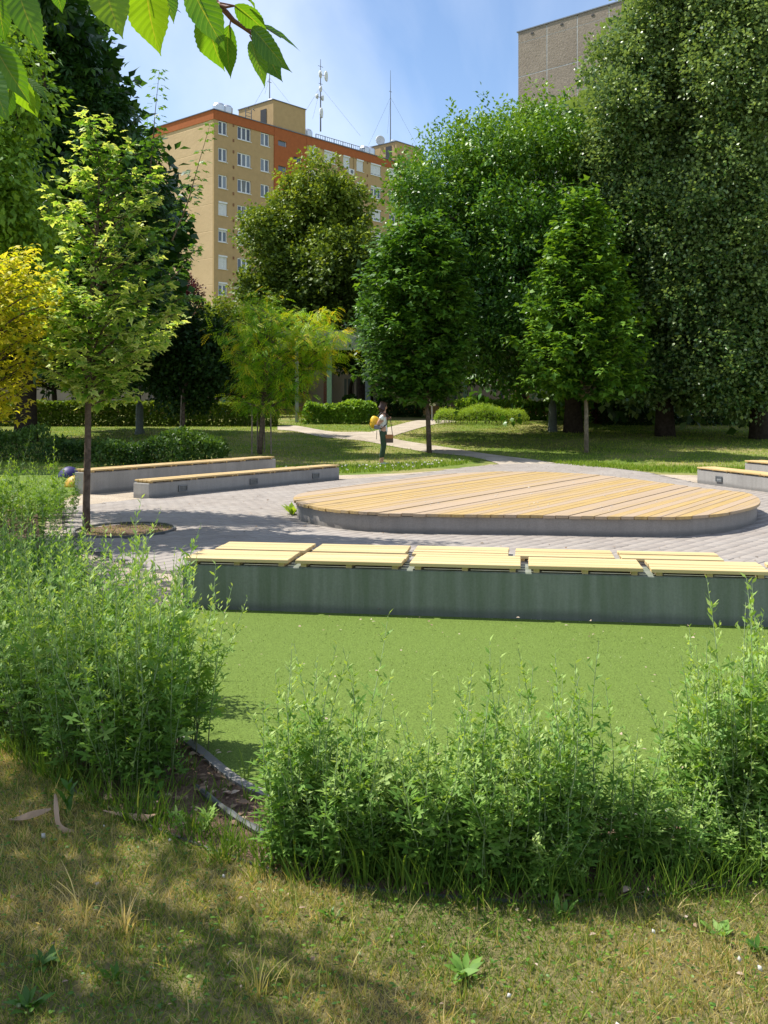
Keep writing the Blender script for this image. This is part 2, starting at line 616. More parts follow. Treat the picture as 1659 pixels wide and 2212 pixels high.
def m_wood(name, a, b, dirn=(0, 0, 0), weather=0.3, grain=60, obj_var=.35):
    "boards: grain runs along local X after the rotation"
    m, nt, out = new_mat(name)
    v = coords(nt, (1, 1, 1), dirn)
    mp_ = N(nt, "ShaderNodeMapping", Scale=(1.1, grain, 8.0))
    L(nt, v, mp_.inputs["Vector"])
    g = noise(nt, mp_.outputs[0], 1.0, 5, .6, .4)
    mp2 = N(nt, "ShaderNodeMapping", Scale=(.45, 5.0, 3.0))
    L(nt, v, mp2.inputs["Vector"])
    w = noise(nt, mp2.outputs[0], 1.5, 5, .65)
    oi = nt.nodes.new("ShaderNodeObjectInfo")
    c = ramp(nt, g, [(.3, a), (.7, b)])
    gr = (.36, .27, .19)
    mt = N(nt, "ShaderNodeMath", operation='MULTIPLY_ADD')
    L(nt, oi.outputs["Random"], mt.inputs[0]); mt.inputs[1].default_value = obj_var; L(nt, w, mt.inputs[2])
    c = mixc(nt, ramp(nt, mt.outputs[0], [(.52, (0, 0, 0)), (.95, (weather,) * 3)]), c, gr)
    hs = nt.nodes.new("ShaderNodeHueSaturation")
    vv = N(nt, "ShaderNodeMapRange")
    vv.inputs["To Min"].default_value = .86; vv.inputs["To Max"].default_value = 1.10
    L(nt, oi.outputs["Random"], vv.inputs["Value"])
    L(nt, vv.outputs[0], hs.inputs["Value"]); L(nt, c, hs.inputs["Color"])
    vo = N(nt, "ShaderNodeTexVoronoi", Scale=2.2)
    L(nt, v, vo.inputs["Vector"])
    knots = ramp(nt, vo.outputs["Distance"], [(.0, (1, 1, 1)), (.028, (0, 0, 0))])
    c2 = mixc(nt, knots, hs.outputs[0], (.16, .08, .03))
    princ(nt, out, c2, .62, bump(nt, g, .35, .003), spec=.35)
    return m

def m_paver():
    m, nt, out = new_mat("grey concrete paver")
    v = coords(nt, src="Object")
    ge = nt.nodes.new("ShaderNodeNewGeometry")
    at = nt.nodes.new("ShaderNodeAttribute"); at.attribute_name = "tint"
    oi = nt.nodes.new("ShaderNodeObjectInfo")
    n1 = N(nt, "ShaderNodeTexNoise", Scale=90.0, Detail=4.0, Roughness=.7)
    n2 = N(nt, "ShaderNodeTexNoise", Scale=.55, Detail=5.0, Roughness=.6)
    L(nt, ge.outputs["Position"], n1.inputs["Vector"]); L(nt, ge.outputs["Position"], n2.inputs["Vector"])
    wn_ = N(nt, "ShaderNodeTexWhiteNoise"); wn_.noise_dimensions = '2D'
    sm = N(nt, "ShaderNodeCombineXYZ")
    L(nt, at.outputs["Fac"], sm.inputs[0]); L(nt, oi.outputs["Random"], sm.inputs[1])
    L(nt, sm.outputs[0], wn_.inputs["Vector"])
    c = ramp(nt, wn_.outputs["Value"], [(0, (.235, .205, .18)), (.5, (.275, .24, .21)), (1, (.315, .28, .245))])
    c = mixc(nt, .3, c, ramp(nt, n1.outputs[0], [(.3, (.18, .155, .135)), (.7, (.43, .38, .335))]))
    c = mixc(nt, ramp(nt, n2.outputs[0], [(.45, (0, 0, 0)), (.7, (.35, .35, .35))]), c, (.38, .35, .32))
    princ(nt, out, c, .85, bump(nt, n1.outputs[0], .3, .003), spec=.25)
    return m

M = {}
M['ground'] = m_ground()
M['soil'] = m_soil("dry grass soil", (.11, .105, .04), (.27, .225, .11))
M['mulch'] = m_soil("brown mulch", (.085, .05, .035), (.26, .17, .12), 22, 1.0)
M['gravel'] = m_soil("pale gravel", (.36, .29, .21), (.56, .47, .36), 30, .7)
M['path'] = m_soil("beige path", (.37, .31, .24), (.52, .45, .36), 12, .35)
M['joint'] = m_soil("joint sand", (.10, .09, .075), (.17, .15, .13), 30, .4)
M['turf'] = simple("artificial turf base", (.12, .175, .035), .9, var=.4, scale=120, bmp=.6, spec=.1)
M['concrete'] = m_concrete("weathered concrete")
M['concrete_g'] = m_concrete("weathered concrete with painted shade", (.235, .245, .215), .5)  # darker copy: wall shade and green turf bounce painted into the colour
M['concrete_d'] = m_concrete("stage wall concrete", (.29, .265, .24))
DK = math.atan2(.835, .55)
M['deck'] = m_wood("oiled deck boards", (.40, .26, .085), (.57, .40, .165), (0, 0, -DK), .9, 45, .7)
M['slat'] = m_wood("new bench slats", (.54, .39, .17), (.66, .51, .26), (0, 0, math.radians(8.3)), .15, 40)
M['slat_l'] = m_wood("bench slats left", (.50, .34, .13), (.62, .44, .20), (0, 0, -math.radians(53)), .35, 40)
M['slat_r'] = m_wood("bench slats right", (.50, .34, .13), (.62, .44, .20), (0, 0, math.radians(75)), .35, 40)
M['paver'] = m_paver()
M['bark'] = simple("brown bark", (.13, .095, .07), .95, var=.45, scale=14, bmp=.8, spec=.1)
M['bark_p'] = simple("pale young bark", (.24, .19, .14), .9, var=.4, scale=10, bmp=.6, spec=.1)
M['bark_d'] = simple("dark bark", (.06, .045, .035), .95, var=.4, scale=9, bmp=.8, spec=.1)
M['steel'] = simple("weathered steel edging", (.12, .125, .12), .55, .5, .4, 12, .2)
M['tan'] = simple("tan plaster", (.48, .33, .165), .9, var=.06, scale=2.2, bmp=.35, spec=.15)
M['tan_side'] = None
M['orange'] = simple("brick orange plaster", (.40, .125, .045), .9, var=.08, scale=2.5, bmp=.3, spec=.15)
M['white'] = simple("white window plastic", (.78, .78, .76), .4, var=.04)
M['shutter'] = simple("white roller shutter", (.74, .75, .74), .5, var=.05)
M['vent'] = simple("brown vent cover", (.22, .10, .04), .7)
M['dark'] = simple("dark opening", (.02, .02, .022), .6, var=.2)
M['alu'] = simple("aluminium", (.62, .63, .64), .32, .85, .08, 6, .05)
M['rail'] = simple("grey rail", (.16, .17, .18), .5, .6)
M['antenna'] = simple("antenna steel", (.17, .17, .18), .5, .5)
M['dish'] = simple("white dish", (.75, .75, .74), .5)
M['pole_g'] = simple("pale green paint", (.26, .40, .27), .55, var=.12)
M['pole_b'] = simple("slate blue paint", (.13, .16, .20), .55, var=.15)
M['pole_y'] = simple("pale grey paint", (.36, .37, .36), .55, var=.1)
M['fascia'] = simple("greenish grey fascia", (.34, .36, .29), .8, var=.12, scale=3)
M['lampc'] = simple("grey green lamp post", (.12, .135, .12), .7, var=.25, scale=20)

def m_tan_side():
    m, nt, out = new_mat("tan plaster with painted sunlight")
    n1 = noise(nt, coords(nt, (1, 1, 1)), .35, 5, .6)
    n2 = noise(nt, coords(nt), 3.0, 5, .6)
    c = ramp(nt, n1, [(.3, (.53, .375, .21)), (.7, (.60, .43, .245))])  # paler than the long face: grazing sunlight painted into the plaster colour
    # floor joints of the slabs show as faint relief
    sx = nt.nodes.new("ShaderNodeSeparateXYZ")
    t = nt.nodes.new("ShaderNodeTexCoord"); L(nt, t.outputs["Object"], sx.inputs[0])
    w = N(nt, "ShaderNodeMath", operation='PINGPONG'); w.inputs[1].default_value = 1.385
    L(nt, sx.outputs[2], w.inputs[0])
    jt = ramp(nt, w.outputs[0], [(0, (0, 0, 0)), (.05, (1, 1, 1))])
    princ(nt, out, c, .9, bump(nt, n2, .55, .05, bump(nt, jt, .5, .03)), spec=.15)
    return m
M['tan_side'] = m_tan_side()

def m_glass():
    m, nt, out = new_mat("window glass")
    oi = nt.nodes.new("ShaderNodeObjectInfo")
    c = ramp(nt, oi.outputs["Random"], [(0, (.02, .025, .03)), (.5, (.07, .085, .10)), (1, (.20, .23, .26))])
    princ(nt, out, c, .08, spec=.8)
    return m
M['glass'] = m_glass()

def m_panel():
    m, nt, out = new_mat("exposed aggregate wall panel")
    v = coords(nt)
    n1 = noise(nt, v, .5, 5, .6)
    n2 = noise(nt, v, 6, 6, .75)
    c = ramp(nt, n1, [(.3, (.27, .22, .175)), (.7, (.35, .29, .23))])
    c = mixc(nt, .4, c, ramp(nt, n2, [(.35, (.17, .14, .11)), (.65, (.42, .35, .28))]))
    princ(nt, out, c, .95, bump(nt, n2, .9, .06), spec=.1)
    return m
M['panel'] = m_panel()
M['joint_w'] = simple("pale panel sealant", (.55, .56, .55), .8, var=.2, scale=1.5)
M['brickwall'] = None
def m_brick():
    m, nt, out = new_mat("red brick wall")
    v = coords(nt, (1, 1, 1), (math.radians(90), 0, 0))
    b = N(nt, "ShaderNodeTexBrick", Scale=1.0)
    b.inputs["Color1"].default_value = (.33, .10, .055, 1); b.inputs["Color2"].default_value = (.22, .065, .04, 1)
    b.inputs["Mortar"].default_value = (.36, .31, .26, 1)
    b.inputs["Brick Width"].default_value = .26; b.inputs["Row Height"].default_value = .078
    b.inputs["Mortar Size"].default_value = .008
    L(nt, v, b.inputs["Vector"])
    princ(nt, out, b.outputs["Color"], .9, spec=.1)
    return m
M['brick'] = m_brick()

# foliage
g = lambda *s: list(s)
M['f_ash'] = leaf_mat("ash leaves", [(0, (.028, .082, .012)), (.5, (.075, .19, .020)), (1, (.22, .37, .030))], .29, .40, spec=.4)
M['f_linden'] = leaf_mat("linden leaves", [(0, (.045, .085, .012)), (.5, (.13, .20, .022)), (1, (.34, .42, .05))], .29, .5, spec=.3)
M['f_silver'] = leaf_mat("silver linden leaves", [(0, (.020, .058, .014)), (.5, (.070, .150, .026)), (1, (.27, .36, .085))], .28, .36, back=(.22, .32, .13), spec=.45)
M['f_chestnut'] = leaf_mat("chestnut leaves", [(0, (.014, .048, .012)), (.6, (.038, .105, .018)), (1, (.11, .22, .028))], .36, .4, spec=.4)
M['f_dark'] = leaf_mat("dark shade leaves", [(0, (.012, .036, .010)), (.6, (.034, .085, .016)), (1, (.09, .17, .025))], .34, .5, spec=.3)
M['f_maple'] = leaf_mat("young maple leaves", [(0, (.034, .095, .014)), (.5, (.085, .20, .022)), (1, (.22, .37, .035))], .36, .45, spec=.35)
M['f_var'] = leaf_mat("variegated maple leaves", [(0, (.055, .17, .018)), (.45, (.17, .36, .035)), (.8, (.50, .62, .17)), (1, (.70, .76, .32))], .46, .5, spec=.3)
M['f_gold'] = leaf_mat("golden maple leaves", [(0, (.24, .36, .02)), (.5, (.60, .60, .03)), (1, (.80, .66, .10))], .5, .5, tcol=(1.1, 1.05, .45), spec=.3)
M['f_locust'] = leaf_mat("golden honey locust leaves", [(0, (.05, .18, .014)), (.55, (.19, .42, .02)), (.88, (.48, .60, .03)), (1, (.68, .54, .04))], .5, .5, spec=.3)
M['f_plum'] = leaf_mat("purple plum leaves", [(0, (.05, .014, .02)), (1, (.17, .04, .045))], .3, .45, tcol=(1.3, .7, .6))
M['f_hedge'] = leaf_mat("clipped hedge leaves", [(0, (.045, .09, .012)), (.6, (.13, .21, .022)), (1, (.28, .36, .045))], .4, .5, spec=.3)
M['f_bright'] = leaf_mat("bright shrub leaves", [(0, (.05, .14, .015)), (.6, (.16, .31, .032)), (1, (.32, .46, .06))], .45, .5, spec=.3)
M['f_worm'] = leaf_mat("wormwood leaves", [(0, (.055, .14, .02)), (.5, (.18, .34, .055)), (.85, (.36, .50, .13)), (1, (.46, .58, .19))], .38, .55, spec=.3)
M['s_worm'] = leaf_mat("wormwood stems", [(0, (.12, .07, .045)), (.5, (.20, .28, .11)), (1, (.34, .44, .22))], .1, .6)
M['f_grass'] = leaf_mat("meadow grass", [(0, (.075, .17, .02)), (.35, (.20, .31, .04)), (.6, (.50, .43, .15)), (1, (.76, .61, .34))], .42, .6, tcol=(1.15, 1.0, .5), spec=.2)
M['f_lawn'] = leaf_mat("lawn grass", [(0, (.09, .20, .018)), (.5, (.25, .37, .036)), (.8, (.45, .46, .11)), (1, (.60, .50, .21))], .4, .6, tcol=(1.15, 1.05, .45), spec=.2)
M['f_turf'] = leaf_mat("turf fibres", [(0, (.08, .14, .02)), (.5, (.215, .295, .06)), (1, (.66, .72, .34))], .25, .36, tcol=(1.1, 1.05, .5), spec=.6)

# ------------------------------------------------------------------ setting: ground sheets
def smooth_poly(pts, k=6):
    n = len(pts); out = []
    for i in range(n):
        p0, p1, p2, p3 = pts[i - 1], pts[i], pts[(i + 1) % n], pts[(i + 2) % n]
        for j in range(k):
            t = j / k
            out.append(tuple(.5 * ((2 * p1[a]) + (-p0[a] + p2[a]) * t + (2 * p0[a] - 5 * p1[a] + 4 * p2[a] - p3[a]) * t * t
                                   + (-p0[a] + 3 * p1[a] - 3 * p2[a] + p3[a]) * t ** 3) for a in range(2)))
    return out

def smooth_line(pts, k=6):
    out = []
    n = len(pts)
    for i in range(n - 1):
        p0, p1, p2, p3 = pts[max(i - 1, 0)], pts[i], pts[i + 1], pts[min(i + 2, n - 1)]
        for j in range(k):
            t = j / k
            out.append(Vector([.5 * ((2 * p1[a]) + (-p0[a] + p2[a]) * t + (2 * p0[a] - 5 * p1[a] + 4 * p2[a] - p3[a]) * t * t
                                     + (-p0[a] + 3 * p1[a] - 3 * p2[a] + p3[a]) * t ** 3) for a in range(len(p1))]))
    out.append(Vector(pts[-1]))
    return out

def inside(poly, X, Y):
    "vectorised point in polygon"
    r = np.zeros(len(X), dtype=bool)
    n = len(poly)
    for i in range(n):
        x1, y1 = poly[i][0], poly[i][1]; x2, y2 = poly[(i + 1) % n][0], poly[(i + 1) % n][1]
        if y1 == y2:
            continue
        c = ((y1 > Y) != (y2 > Y)) & (X < (x2 - x1) * (Y - y1) / (y2 - y1) + x1)
        r ^= c
    return r

b = MB()
ys = [-60, -20, 0, 10, 20, 26, 30, 38, 44, 50, 60, 120, 400, 1500]
xs = [-1200, -300, -80, -30, -10, 0, 10, 30, 80, 300, 1200]
for y in ys:
    for x in xs:
        b.v.append(Vector((x, y, gz(y))))
for j in range(len(ys) - 1):
    for i in range(len(xs) - 1):
        a = j * len(xs) + i
        b.f.append([a, a + 1, a + 1 + len(xs), a + len(xs)])
structure(b.build("ground", M['ground']))

def sheet(name, poly, z, m):
    mb = MB()
    for p in poly:
        mb.v.append(Vector((p[0], p[1], z)))
    ar = sum(poly[i - 1][0] * poly[i][1] - poly[i][0] * poly[i - 1][1] for i in range(len(poly)))
    mb.f.append(list(range(len(poly))) if ar > 0 else list(range(len(poly)))[::-1])
    return structure(mb.build(name, m))

# foreground: dry meadow soil, planting bed, artificial turf
outer = smooth_line([(-6.5, 8.0), (-4.2, 6.6), (-2.5, 5.3), (-1.75, 4.55), (-1.2, 4.0), (-.62, 3.55), (-.2, 3.32), (.35, 3.2), (.73, 3.2), (1.15, 3.28), (1.6, 3.42), (2.4, 3.8), (3.6, 4.6)], 5)
inner_c = smooth_line([(-3.2, 9.0), (-2.55, 7.2), (-1.9, 5.8), (-1.35, 5.15), (-.95, 4.68), (-.555, 4.10), (-.1, 3.86), (.5, 3.78), (1.1, 3.86), (1.6, 4.05), (2.2, 4.45), (3.0, 5.1), (4.4, 6.9)], 5)
meadow_poly = [(-9, 1), (9, 1)] + [(9, 5.5)] + [(p.x, p.y) for p in reversed(outer)] + [(-9, 9)]
sheet("meadow", meadow_poly, .004, M['soil'])
bed_poly = [(p.x, p.y) for p in outer] + [(p.x, p.y) for p in reversed(inner_c)] + [(-3.9, 11.0), (-5.2, 14.5), (-6.6, 17.5), (-9.5, 17), (-9, 10)]
sheet("planting_bed", bed_poly, .009, M['mulch'])
turf_poly = [(p.x, p.y) for p in inner_c] + [(6.5, 6.85), (2.8, 7.12), (-1.6, 7.78), (-2.3, 8.0)]
turf = sheet("artificial_turf", turf_poly, .014, M['turf'])

# gravel aprons and paved plaza
gravel_poly = [P(*q)[:2] for q in ((60, 1130), (90, 1090), (135, 1062), (300, 1040), (735, 1014), (870, 1016))] + \
              [(2.0, 25.0), (4.5, 25.4), (8.0, 25.0), (9.2, 22.8), (9.5, 14), (9.5, 6.9), (2.8, 7.6), (-1.55, 8.2), (-2.35, 8.2), (-3.0, 9.0), (-3.9, 11.0), (-5.2, 13.6)]
gravel_poly = [(P(*q).x, P(*q).y) for q in ((100, 1120), (128, 1085), (165, 1072), (205, 1062), (600, 1024), (735, 1027), (870, 1023), (1010, 1013), (1062, 1003))] + \
              [(4.1, 27.2), (4.9, 24.2), (6.0, 22.6), (8.0, 21.9), (9.5, 22), (9.5, 6.9), (2.8, 7.15), (-1.6, 7.78), (-2.35, 8.1), (-3.0, 9.0), (-3.9, 11.0)]
sheet("gravel", gravel_poly, .006, M['gravel'])
plaza_px = [(293, 1079.5), (734, 1037), (880, 1026.5), (1000, 1011), (1075, 1003.5), (1190, 1001), (1290, 1007), (1400, 1021), (1506, 1044)]
plaza_poly = [(P(*q).x, P(*q).y) for q in plaza_px] + [(7.6, 15.8), (8.6, 12.5), (9.2, 8.2), (3.3, 8.35), (-1.45, 9.0), (-2.4, 9.5), (-3.2, 10.6), (-4.05, 12.2), (-4.6, 13.8), (-5.1, 15.2)]
plaza_s = list(plaza_poly)
plaza = sheet("plaza", plaza_s, .010, M['joint'])

def ribbon(name, left, right, z, m):
    mb = MB()
    for a, c in zip(left, right):
        for t in (0, .5, 1):
            x = a[0] + (c[0] - a[0]) * t; y = a[1] + (c[1] - a[1]) * t
            mb.v.append(Vector((x, y, gz(y) + z)))
    for i in range(len(left) - 1):
        for k in range(2):
            q = i * 3 + k
            mb.f.append([q, q + 1, q + 4, q + 3])
    return structure(mb.build(name, m))

def path_px(name, far, near, z):
    a = smooth_line([tuple(G(*q)) for q in far], 5); c = smooth_line([tuple(G(*q)) for q in near], 5)
    return ribbon(name, c, a, z, M['path'])
path_far = [(600, 921), (640, 920), (720, 933), (800, 934), (860, 950), (960, 966), (1060, 982), (1150, 993), (1200, 1001)]
path_near = [(600, 929), (640, 932), (700, 945), (780, 952), (850, 965), (930, 978), (1010, 986), (1070, 1000), (1085, 1008)]
path_px("path", path_far, path_near, .012)
path_px("path", [(765, 939), (800, 934), (850, 921), (900, 909), (960, 905)], [(800, 955), (826, 951), (870, 936), (935, 918), (990, 912)], .017)

# ------------------------------------------------------------------ pavers
E1 = Vector((.66, .75, 0)).normalized(); E2 = Vector((-E1.y, E1.x, 0))
PL, PW, PH = .20, .16, .05
stage_top_px = [(635, 1072), (641, 1085), (658, 1090), (693, 1097), (745, 1103), (808, 1107.5), (900, 1110), (981, 1111), (1100, 1112), (1230, 1114), (1365, 1116), (1450, 1116), (1516, 1113), (1570, 1107.5),
                (1612, 1099), (1638, 1090), (1642, 1079), (1632, 1071), (1608, 1063), (1560, 1058.5), (1493, 1050.5), (1430, 1042), (1365, 1034), (1288, 1025.5), (1210, 1020.5), (1128, 1018.5),
                (1060, 1019), (1007, 1021), (950, 1025), (904, 1030), (830, 1039), (751, 1050), (690, 1058), (655, 1064)]
ST = .27
stage_poly = [(P(u, v, ST).x, P(u, v, ST).y) for u, v in stage_top_px]
stage_s = smooth_poly(stage_poly, 3)
gx = np.arange(-40, 130); rows = []
for j in range(-70, 110):
    off = .5 * (j % 2) * PL
    for i in range(-40, 190):
        rows.append((i * PL + off, j * PW))
rows = np.array(rows)
px_ = rows[:, 0] * E1.x + rows[:, 1] * E2.x; py_ = rows[:, 0] * E1.y + rows[:, 1] * E2.y + 2.0
keep = inside(plaza_s, px_, py_)
for dx, dy in ((.10, 0), (-.10, 0), (0, .10), (0, -.10)):
    keep &= inside(plaza_s, px_ + dx, py_ + dy)
sc_in = [(x * .93 + .07 * 2.2, y * .93 + .07 * 15.3) for x, y in stage_s]
keep &= ~inside(sc_in, px_, py_)
keep &= ~(((px_ + 3.33) / .62) ** 2 + ((py_ - 12.45) / .72) ** 2 < 1)      # the tree pit
px_, py_ = px_[keep], py_[keep]
vis = (np.abs(px_) < .40 * py_ + .3) & (py_ > 9.15) & (px_ > -.36 * py_)
order = np.argsort(np.where(vis, np.hypot(px_, py_), 1e6))
pz = RNG.normal(size=len(px_)) * .0012
pm = MB().cbox((0, 0, 0), (PL - .006, PW - .006, PH), .006, (E1, E2, Vector((0, 0, 1)))).mesh("paver", M['paver'])
for k in order[:300]:
    o = bpy.data.objects.new("paver", pm); COL.objects.link(o); o.parent = plaza
    o.location = (px_[k], py_[k], pz[k] - .004)
    o.rotation_euler = (random.gauss(0, .004), random.gauss(0, .004), random.gauss(0, .006))
tv = np.array([tuple(v) for v in MB().cbox((0, 0, 0), (PL - .006, PW - .006, PH), .006, (E1, E2, Vector((0, 0, 1)))).v])
tq = np.array([[8, 9, 10, 11]] + [[4 + i, 4 + (i + 1) % 4, 8 + (i + 1) % 4, 8 + i] for i in range(4)])
rest = order[300:]
pos = np.stack([px_[rest], py_[rest], pz[rest] - .004], 1)
Rm = np.tile(np.eye(3), (len(rest), 1, 1))
Rm[:, 2, 0] = RNG.normal(size=len(rest)) * .004; Rm[:, 2, 1] = RNG.normal(size=len(rest)) * .004
V_, F_, T__ = scatter((tv, tq, np.zeros(len(tv))), pos, Rm, np.ones(len(rest)), RNG.random(len(rest)))
o = link("paving", np_mesh("paving", V_, F_, M['paver'], T__), plaza)
o["kind"] = "stuff"; o["label"] = "grey concrete pavers of the plaza beyond the nearest ones"

# ------------------------------------------------------------------ wooden stage
def clip(poly, n, d, keep_less=True):
    "Sutherland-Hodgman with the half plane n.p <= d"
    out = []
    s = 1 if keep_less else -1
    for i in range(len(poly)):
        a, c = poly[i], poly[(i + 1) % len(poly)]
        fa = s * (a[0] * n[0] + a[1] * n[1] - d); fc = s * (c[0] * n[0] + c[1] * n[1] - d)
        if fa <= 0:
            out.append(a)
        if (fa < 0) != (fc < 0) and fa != fc:
            t = fa / (fa - fc)
            out.append((a[0] + (c[0] - a[0]) * t, a[1] + (c[1] - a[1]) * t))
    return out

stage = thing("wooden_stage", "low rounded stage of yellow boards on a curved concrete wall", "stage", (2.2, 15.3, 0))
if sum(stage_s[i - 1][0] * stage_s[i][1] - stage_s[i][0] * stage_s[i - 1][1] for i in range(len(stage_s))) < 0:
    stage_s = stage_s[::-1]
inset = [(x + (2.2 - x) * .012, y + (15.3 - y) * .012) for x, y in stage_s]
MB().prism(inset, -.05, ST - .042).build("concrete_wall", M['concrete_d'], stage)
DD = Vector((.55, .835)).normalized(); DN = (DD.y, -DD.x)
dv = [x * DN[0] + y * DN[1] for x, y in stage_s]
w = .142; d = min(dv) + .02
while d < max(dv):
    e = min(d + w - .010, max(dv) + .01)
    pl = clip(clip(stage_s, DN, e), DN, d, False)
    if len(pl) > 2:
        z = random.gauss(0, .0022)
        # ends cut a little unevenly
        ca = [p[0] * DD.x + p[1] * DD.y for p in pl]; mid = (min(ca) + max(ca)) / 2
        e0, e1 = random.uniform(-.015, .02), random.uniform(-.015, .02)
        q = [(p[0] + DD.x * (e0 if c < mid else e1), p[1] + DD.y * (e0 if c < mid else e1)) for p, c in zip(pl, ca)]
        MB().prism(q, ST - .036 + z, ST + z).build("plank", M['deck'], stage)
    d += w
mb = MB()
for x, y in [(0.2, 14.2), (1.6, 13.1), (3.4, 14.0), (2.4, 16.0), (0.9, 15.6), (2.9, 12.6), (4.1, 15.2), (1.3, 17.0), (1.9, 14.6), (0.6, 13.3), (3.6, 16.8), (2.2, 13.4)]:
    for _ in range(4):
        p = Vector((x + random.gauss(0, .18), y + random.gauss(0, .18), ST + .008))
        mb.box(p, (random.uniform(.012, .03), random.uniform(.01, .02), .006))
o = mb.build("petals", simple("fallen pale petals", (.75, .72, .66), .8))
tag(o, "scattered pale fallen petals lying on the boards of the stage", "petals"); o["kind"] = "stuff"

# ------------------------------------------------------------------ benches
def bench(label, p0, dr, length, depth, hc, back, npan, pitch, plen, wood, conc, lights=(), overhang=.03, slat_n=4, z0=-.06, start=0.02):
    dr = Vector((dr[0], dr[1], 0)).normalized(); back = Vector((back[0], back[1], 0)).normalized()
    back = (back - dr * back.dot(dr)).normalized()
    p0 = Vector((p0[0], p0[1], 0)); U = Vector((0, 0, 1))
    ax = (dr, back, U)
    t = thing("concrete_bench", label, "bench", p0)
    c = p0 + dr * length / 2 + back * depth / 2
    mb = MB().cbox(c + U * (hc + z0) / 2, (length, depth, hc - z0), .008, ax)
    mb.build("concrete_block", conc, t)
    for i in range(npan):
        s = start + i * pitch
        pan = thing("seat_panel", "", "", p0 + dr * (s + plen / 2) + back * depth / 2)
        for k in ("label", "category"):
            del pan[k]
        pan.parent = t; pan.matrix_parent_inverse = t.matrix_basis.inverted()
        tilt = random.gauss(0, .003)
        for s2 in (.06, plen / 2, plen - .06):
            mbb = MB().box(p0 + dr * (s + s2) + back * (depth / 2) + U * (hc + .015), (.045, depth - .03, .03), ax)
            lo = mbb.build("bearer", wood, pan)
        sw = (depth + overhang) / slat_n
        for k in range(slat_n):
            cc = p0 + dr * (s + plen / 2) + back * (-overhang + sw * (k + .5)) + U * (hc + .03 + .014 + random.gauss(0, .0022))
            MB().cbox(cc, (plen + random.gauss(0, .004), sw - .019, .028), .004, ax).build("slat", wood, pan)
    for s in lights:
        lc = p0 + dr * s + U * (hc * .52)
        lt = MB()
        fr = back * -.008
        for dx, dz, w_, h_ in ((0, .046, .21, .018), (0, -.046, .21, .018), (-.096, 0, .018, .074), (.096, 0, .018, .074)):
            lt.box(lc + dr * dx + U * dz + fr, (w_, .03, h_), ax)
        lo = lt.build("recessed_light", M['rail'], t)
        MB().box(lc + back * -.002, (.176, .02, .076), ax).build("light_pane", M['pole_y'] if p0.x > 5 else M['steel'], lo)
        for dz in (-.018, .012):
            MB().box(lc + U * dz + back * -.012, (.174, .012, .008), ax).build("grille_bar", M['rail'], lo)
    return t

nd = (4.42, -.65)
bench("tall near bench with six slatted seats and a dark wall with painted green bounce facing the turf", (-1.61, 7.735), nd, 5.5, .43, .365, (0, 1), 6, .905, .845, M['slat'], M['concrete_g'])
bench("lower near bench with slatted seats just behind the tall dark one", (-1.56, 8.84), nd, 4.6, .43, .272, (0, 1), 5, .905, .845, M['slat'], M['concrete'], start=.02)
ld = (.587, .81); lbk = (-.81, .587)
bench("low left bench with three recessed wall lights beside the paved plaza", (-4.05, 16.65), ld, 5.25, .40, .272, lbk, 5, 1.045, 1.035, M['slat_l'], M['concrete'], (.77, 2.59, 4.46))
bench("taller left bench standing on gravel behind the bench with three wall lights", (-5.31, 17.5), (2.93, 4.6), 5.3, .42, .395, lbk, 5, 1.045, 1.035, M['slat_l'], M['concrete'])
rd = (.25, -.97); rbk = (.97, .25)
bench("low bench at the right edge with one pale recessed light facing the stage", (6.48, 20.0), rd, 5.25, .40, .29, rbk, 5, 1.045, 1.035, M['slat_r'], M['concrete'], (.78, 2.59, 4.46))
bench("tall bench at the right edge peeking out behind the low one with the light", (7.56, 20.25), rd, 5.25, .42, .41, rbk, 5, 1.045, 1.035, M['slat_r'], M['concrete'])

# ------------------------------------------------------------------ edgings, tree pit, stick
def strip(name, pts, w, h, z, m, label, cat, parent=None, zfun=None):
    mb = MB()
    pts = [Vector((p[0], p[1], 0)) for p in pts]
    for i, p in enumerate(pts):
        d = (pts[min(i + 1, len(pts) - 1)] - pts[max(i - 1, 0)]).normalized()
        s = Vector((-d.y, d.x, 0)) * w / 2
        zz = z + (zfun(p) if zfun else 0)
        for q, zq in ((p - s, -.04), (p + s, -.04), (p + s, h), (p - s, h)):
            mb.v.append(q + Vector((0, 0, zz + zq)))
    for i in range(len(pts) - 1):
        a = i * 4
        for k in range(4):
            mb.f.append([a + k, a + (k + 1) % 4, a + 4 + (k + 1) % 4, a + 4 + k])
    mb.f.append([3, 2, 1, 0]); mb.f.append([len(mb.v) - 4 + k for k in range(4)])
    o = mb.build(name, m, parent)
    if label:
        tag(o, label, cat)
    return o
strip("steel_edging", outer, .010, .012, 0, M['steel'], "thin grey steel edging between the dry grass and the shrub bed", "edging")
strip("concrete_kerb", inner_c, .045, .022, 0, M['concrete'], "narrow dirty concrete kerb between the artificial turf and the shrub bed", "kerb")
ring = [(-3.33 + .62 * math.cos(a), 12.45 + .72 * math.sin(a)) for a in np.linspace(0, 2 * math.pi, 33)]
o = strip("tree_pit_ring", ring, .02, .045, 0, M['steel'], "rusty steel ring around the pit of the variegated maple sapling", "edging")
mb = MB(); b0 = [Vector((x, y, .014)) for x, y in ring[:-1]]
mb.v = b0; mb.f = [list(range(len(b0)))]
structure(mb.build("tree_pit", M['mulch']))
sp = [P(425, 1699, .02), P(470, 1735, .035), P(515, 1768, .03), P(572, 1803, .02), P(640, 1850, .02)]
mb = MB().tube(smooth_line([tuple(p) for p in sp], 3), [.010, .011, .014, .011, .011, .015, .012, .012, .016, .012, .013, .013, .014], 7)
tag(mb.build("fallen_stick", M['steel']), "grey knobbly stick lying on mulch between the two shrub groups", "stick")

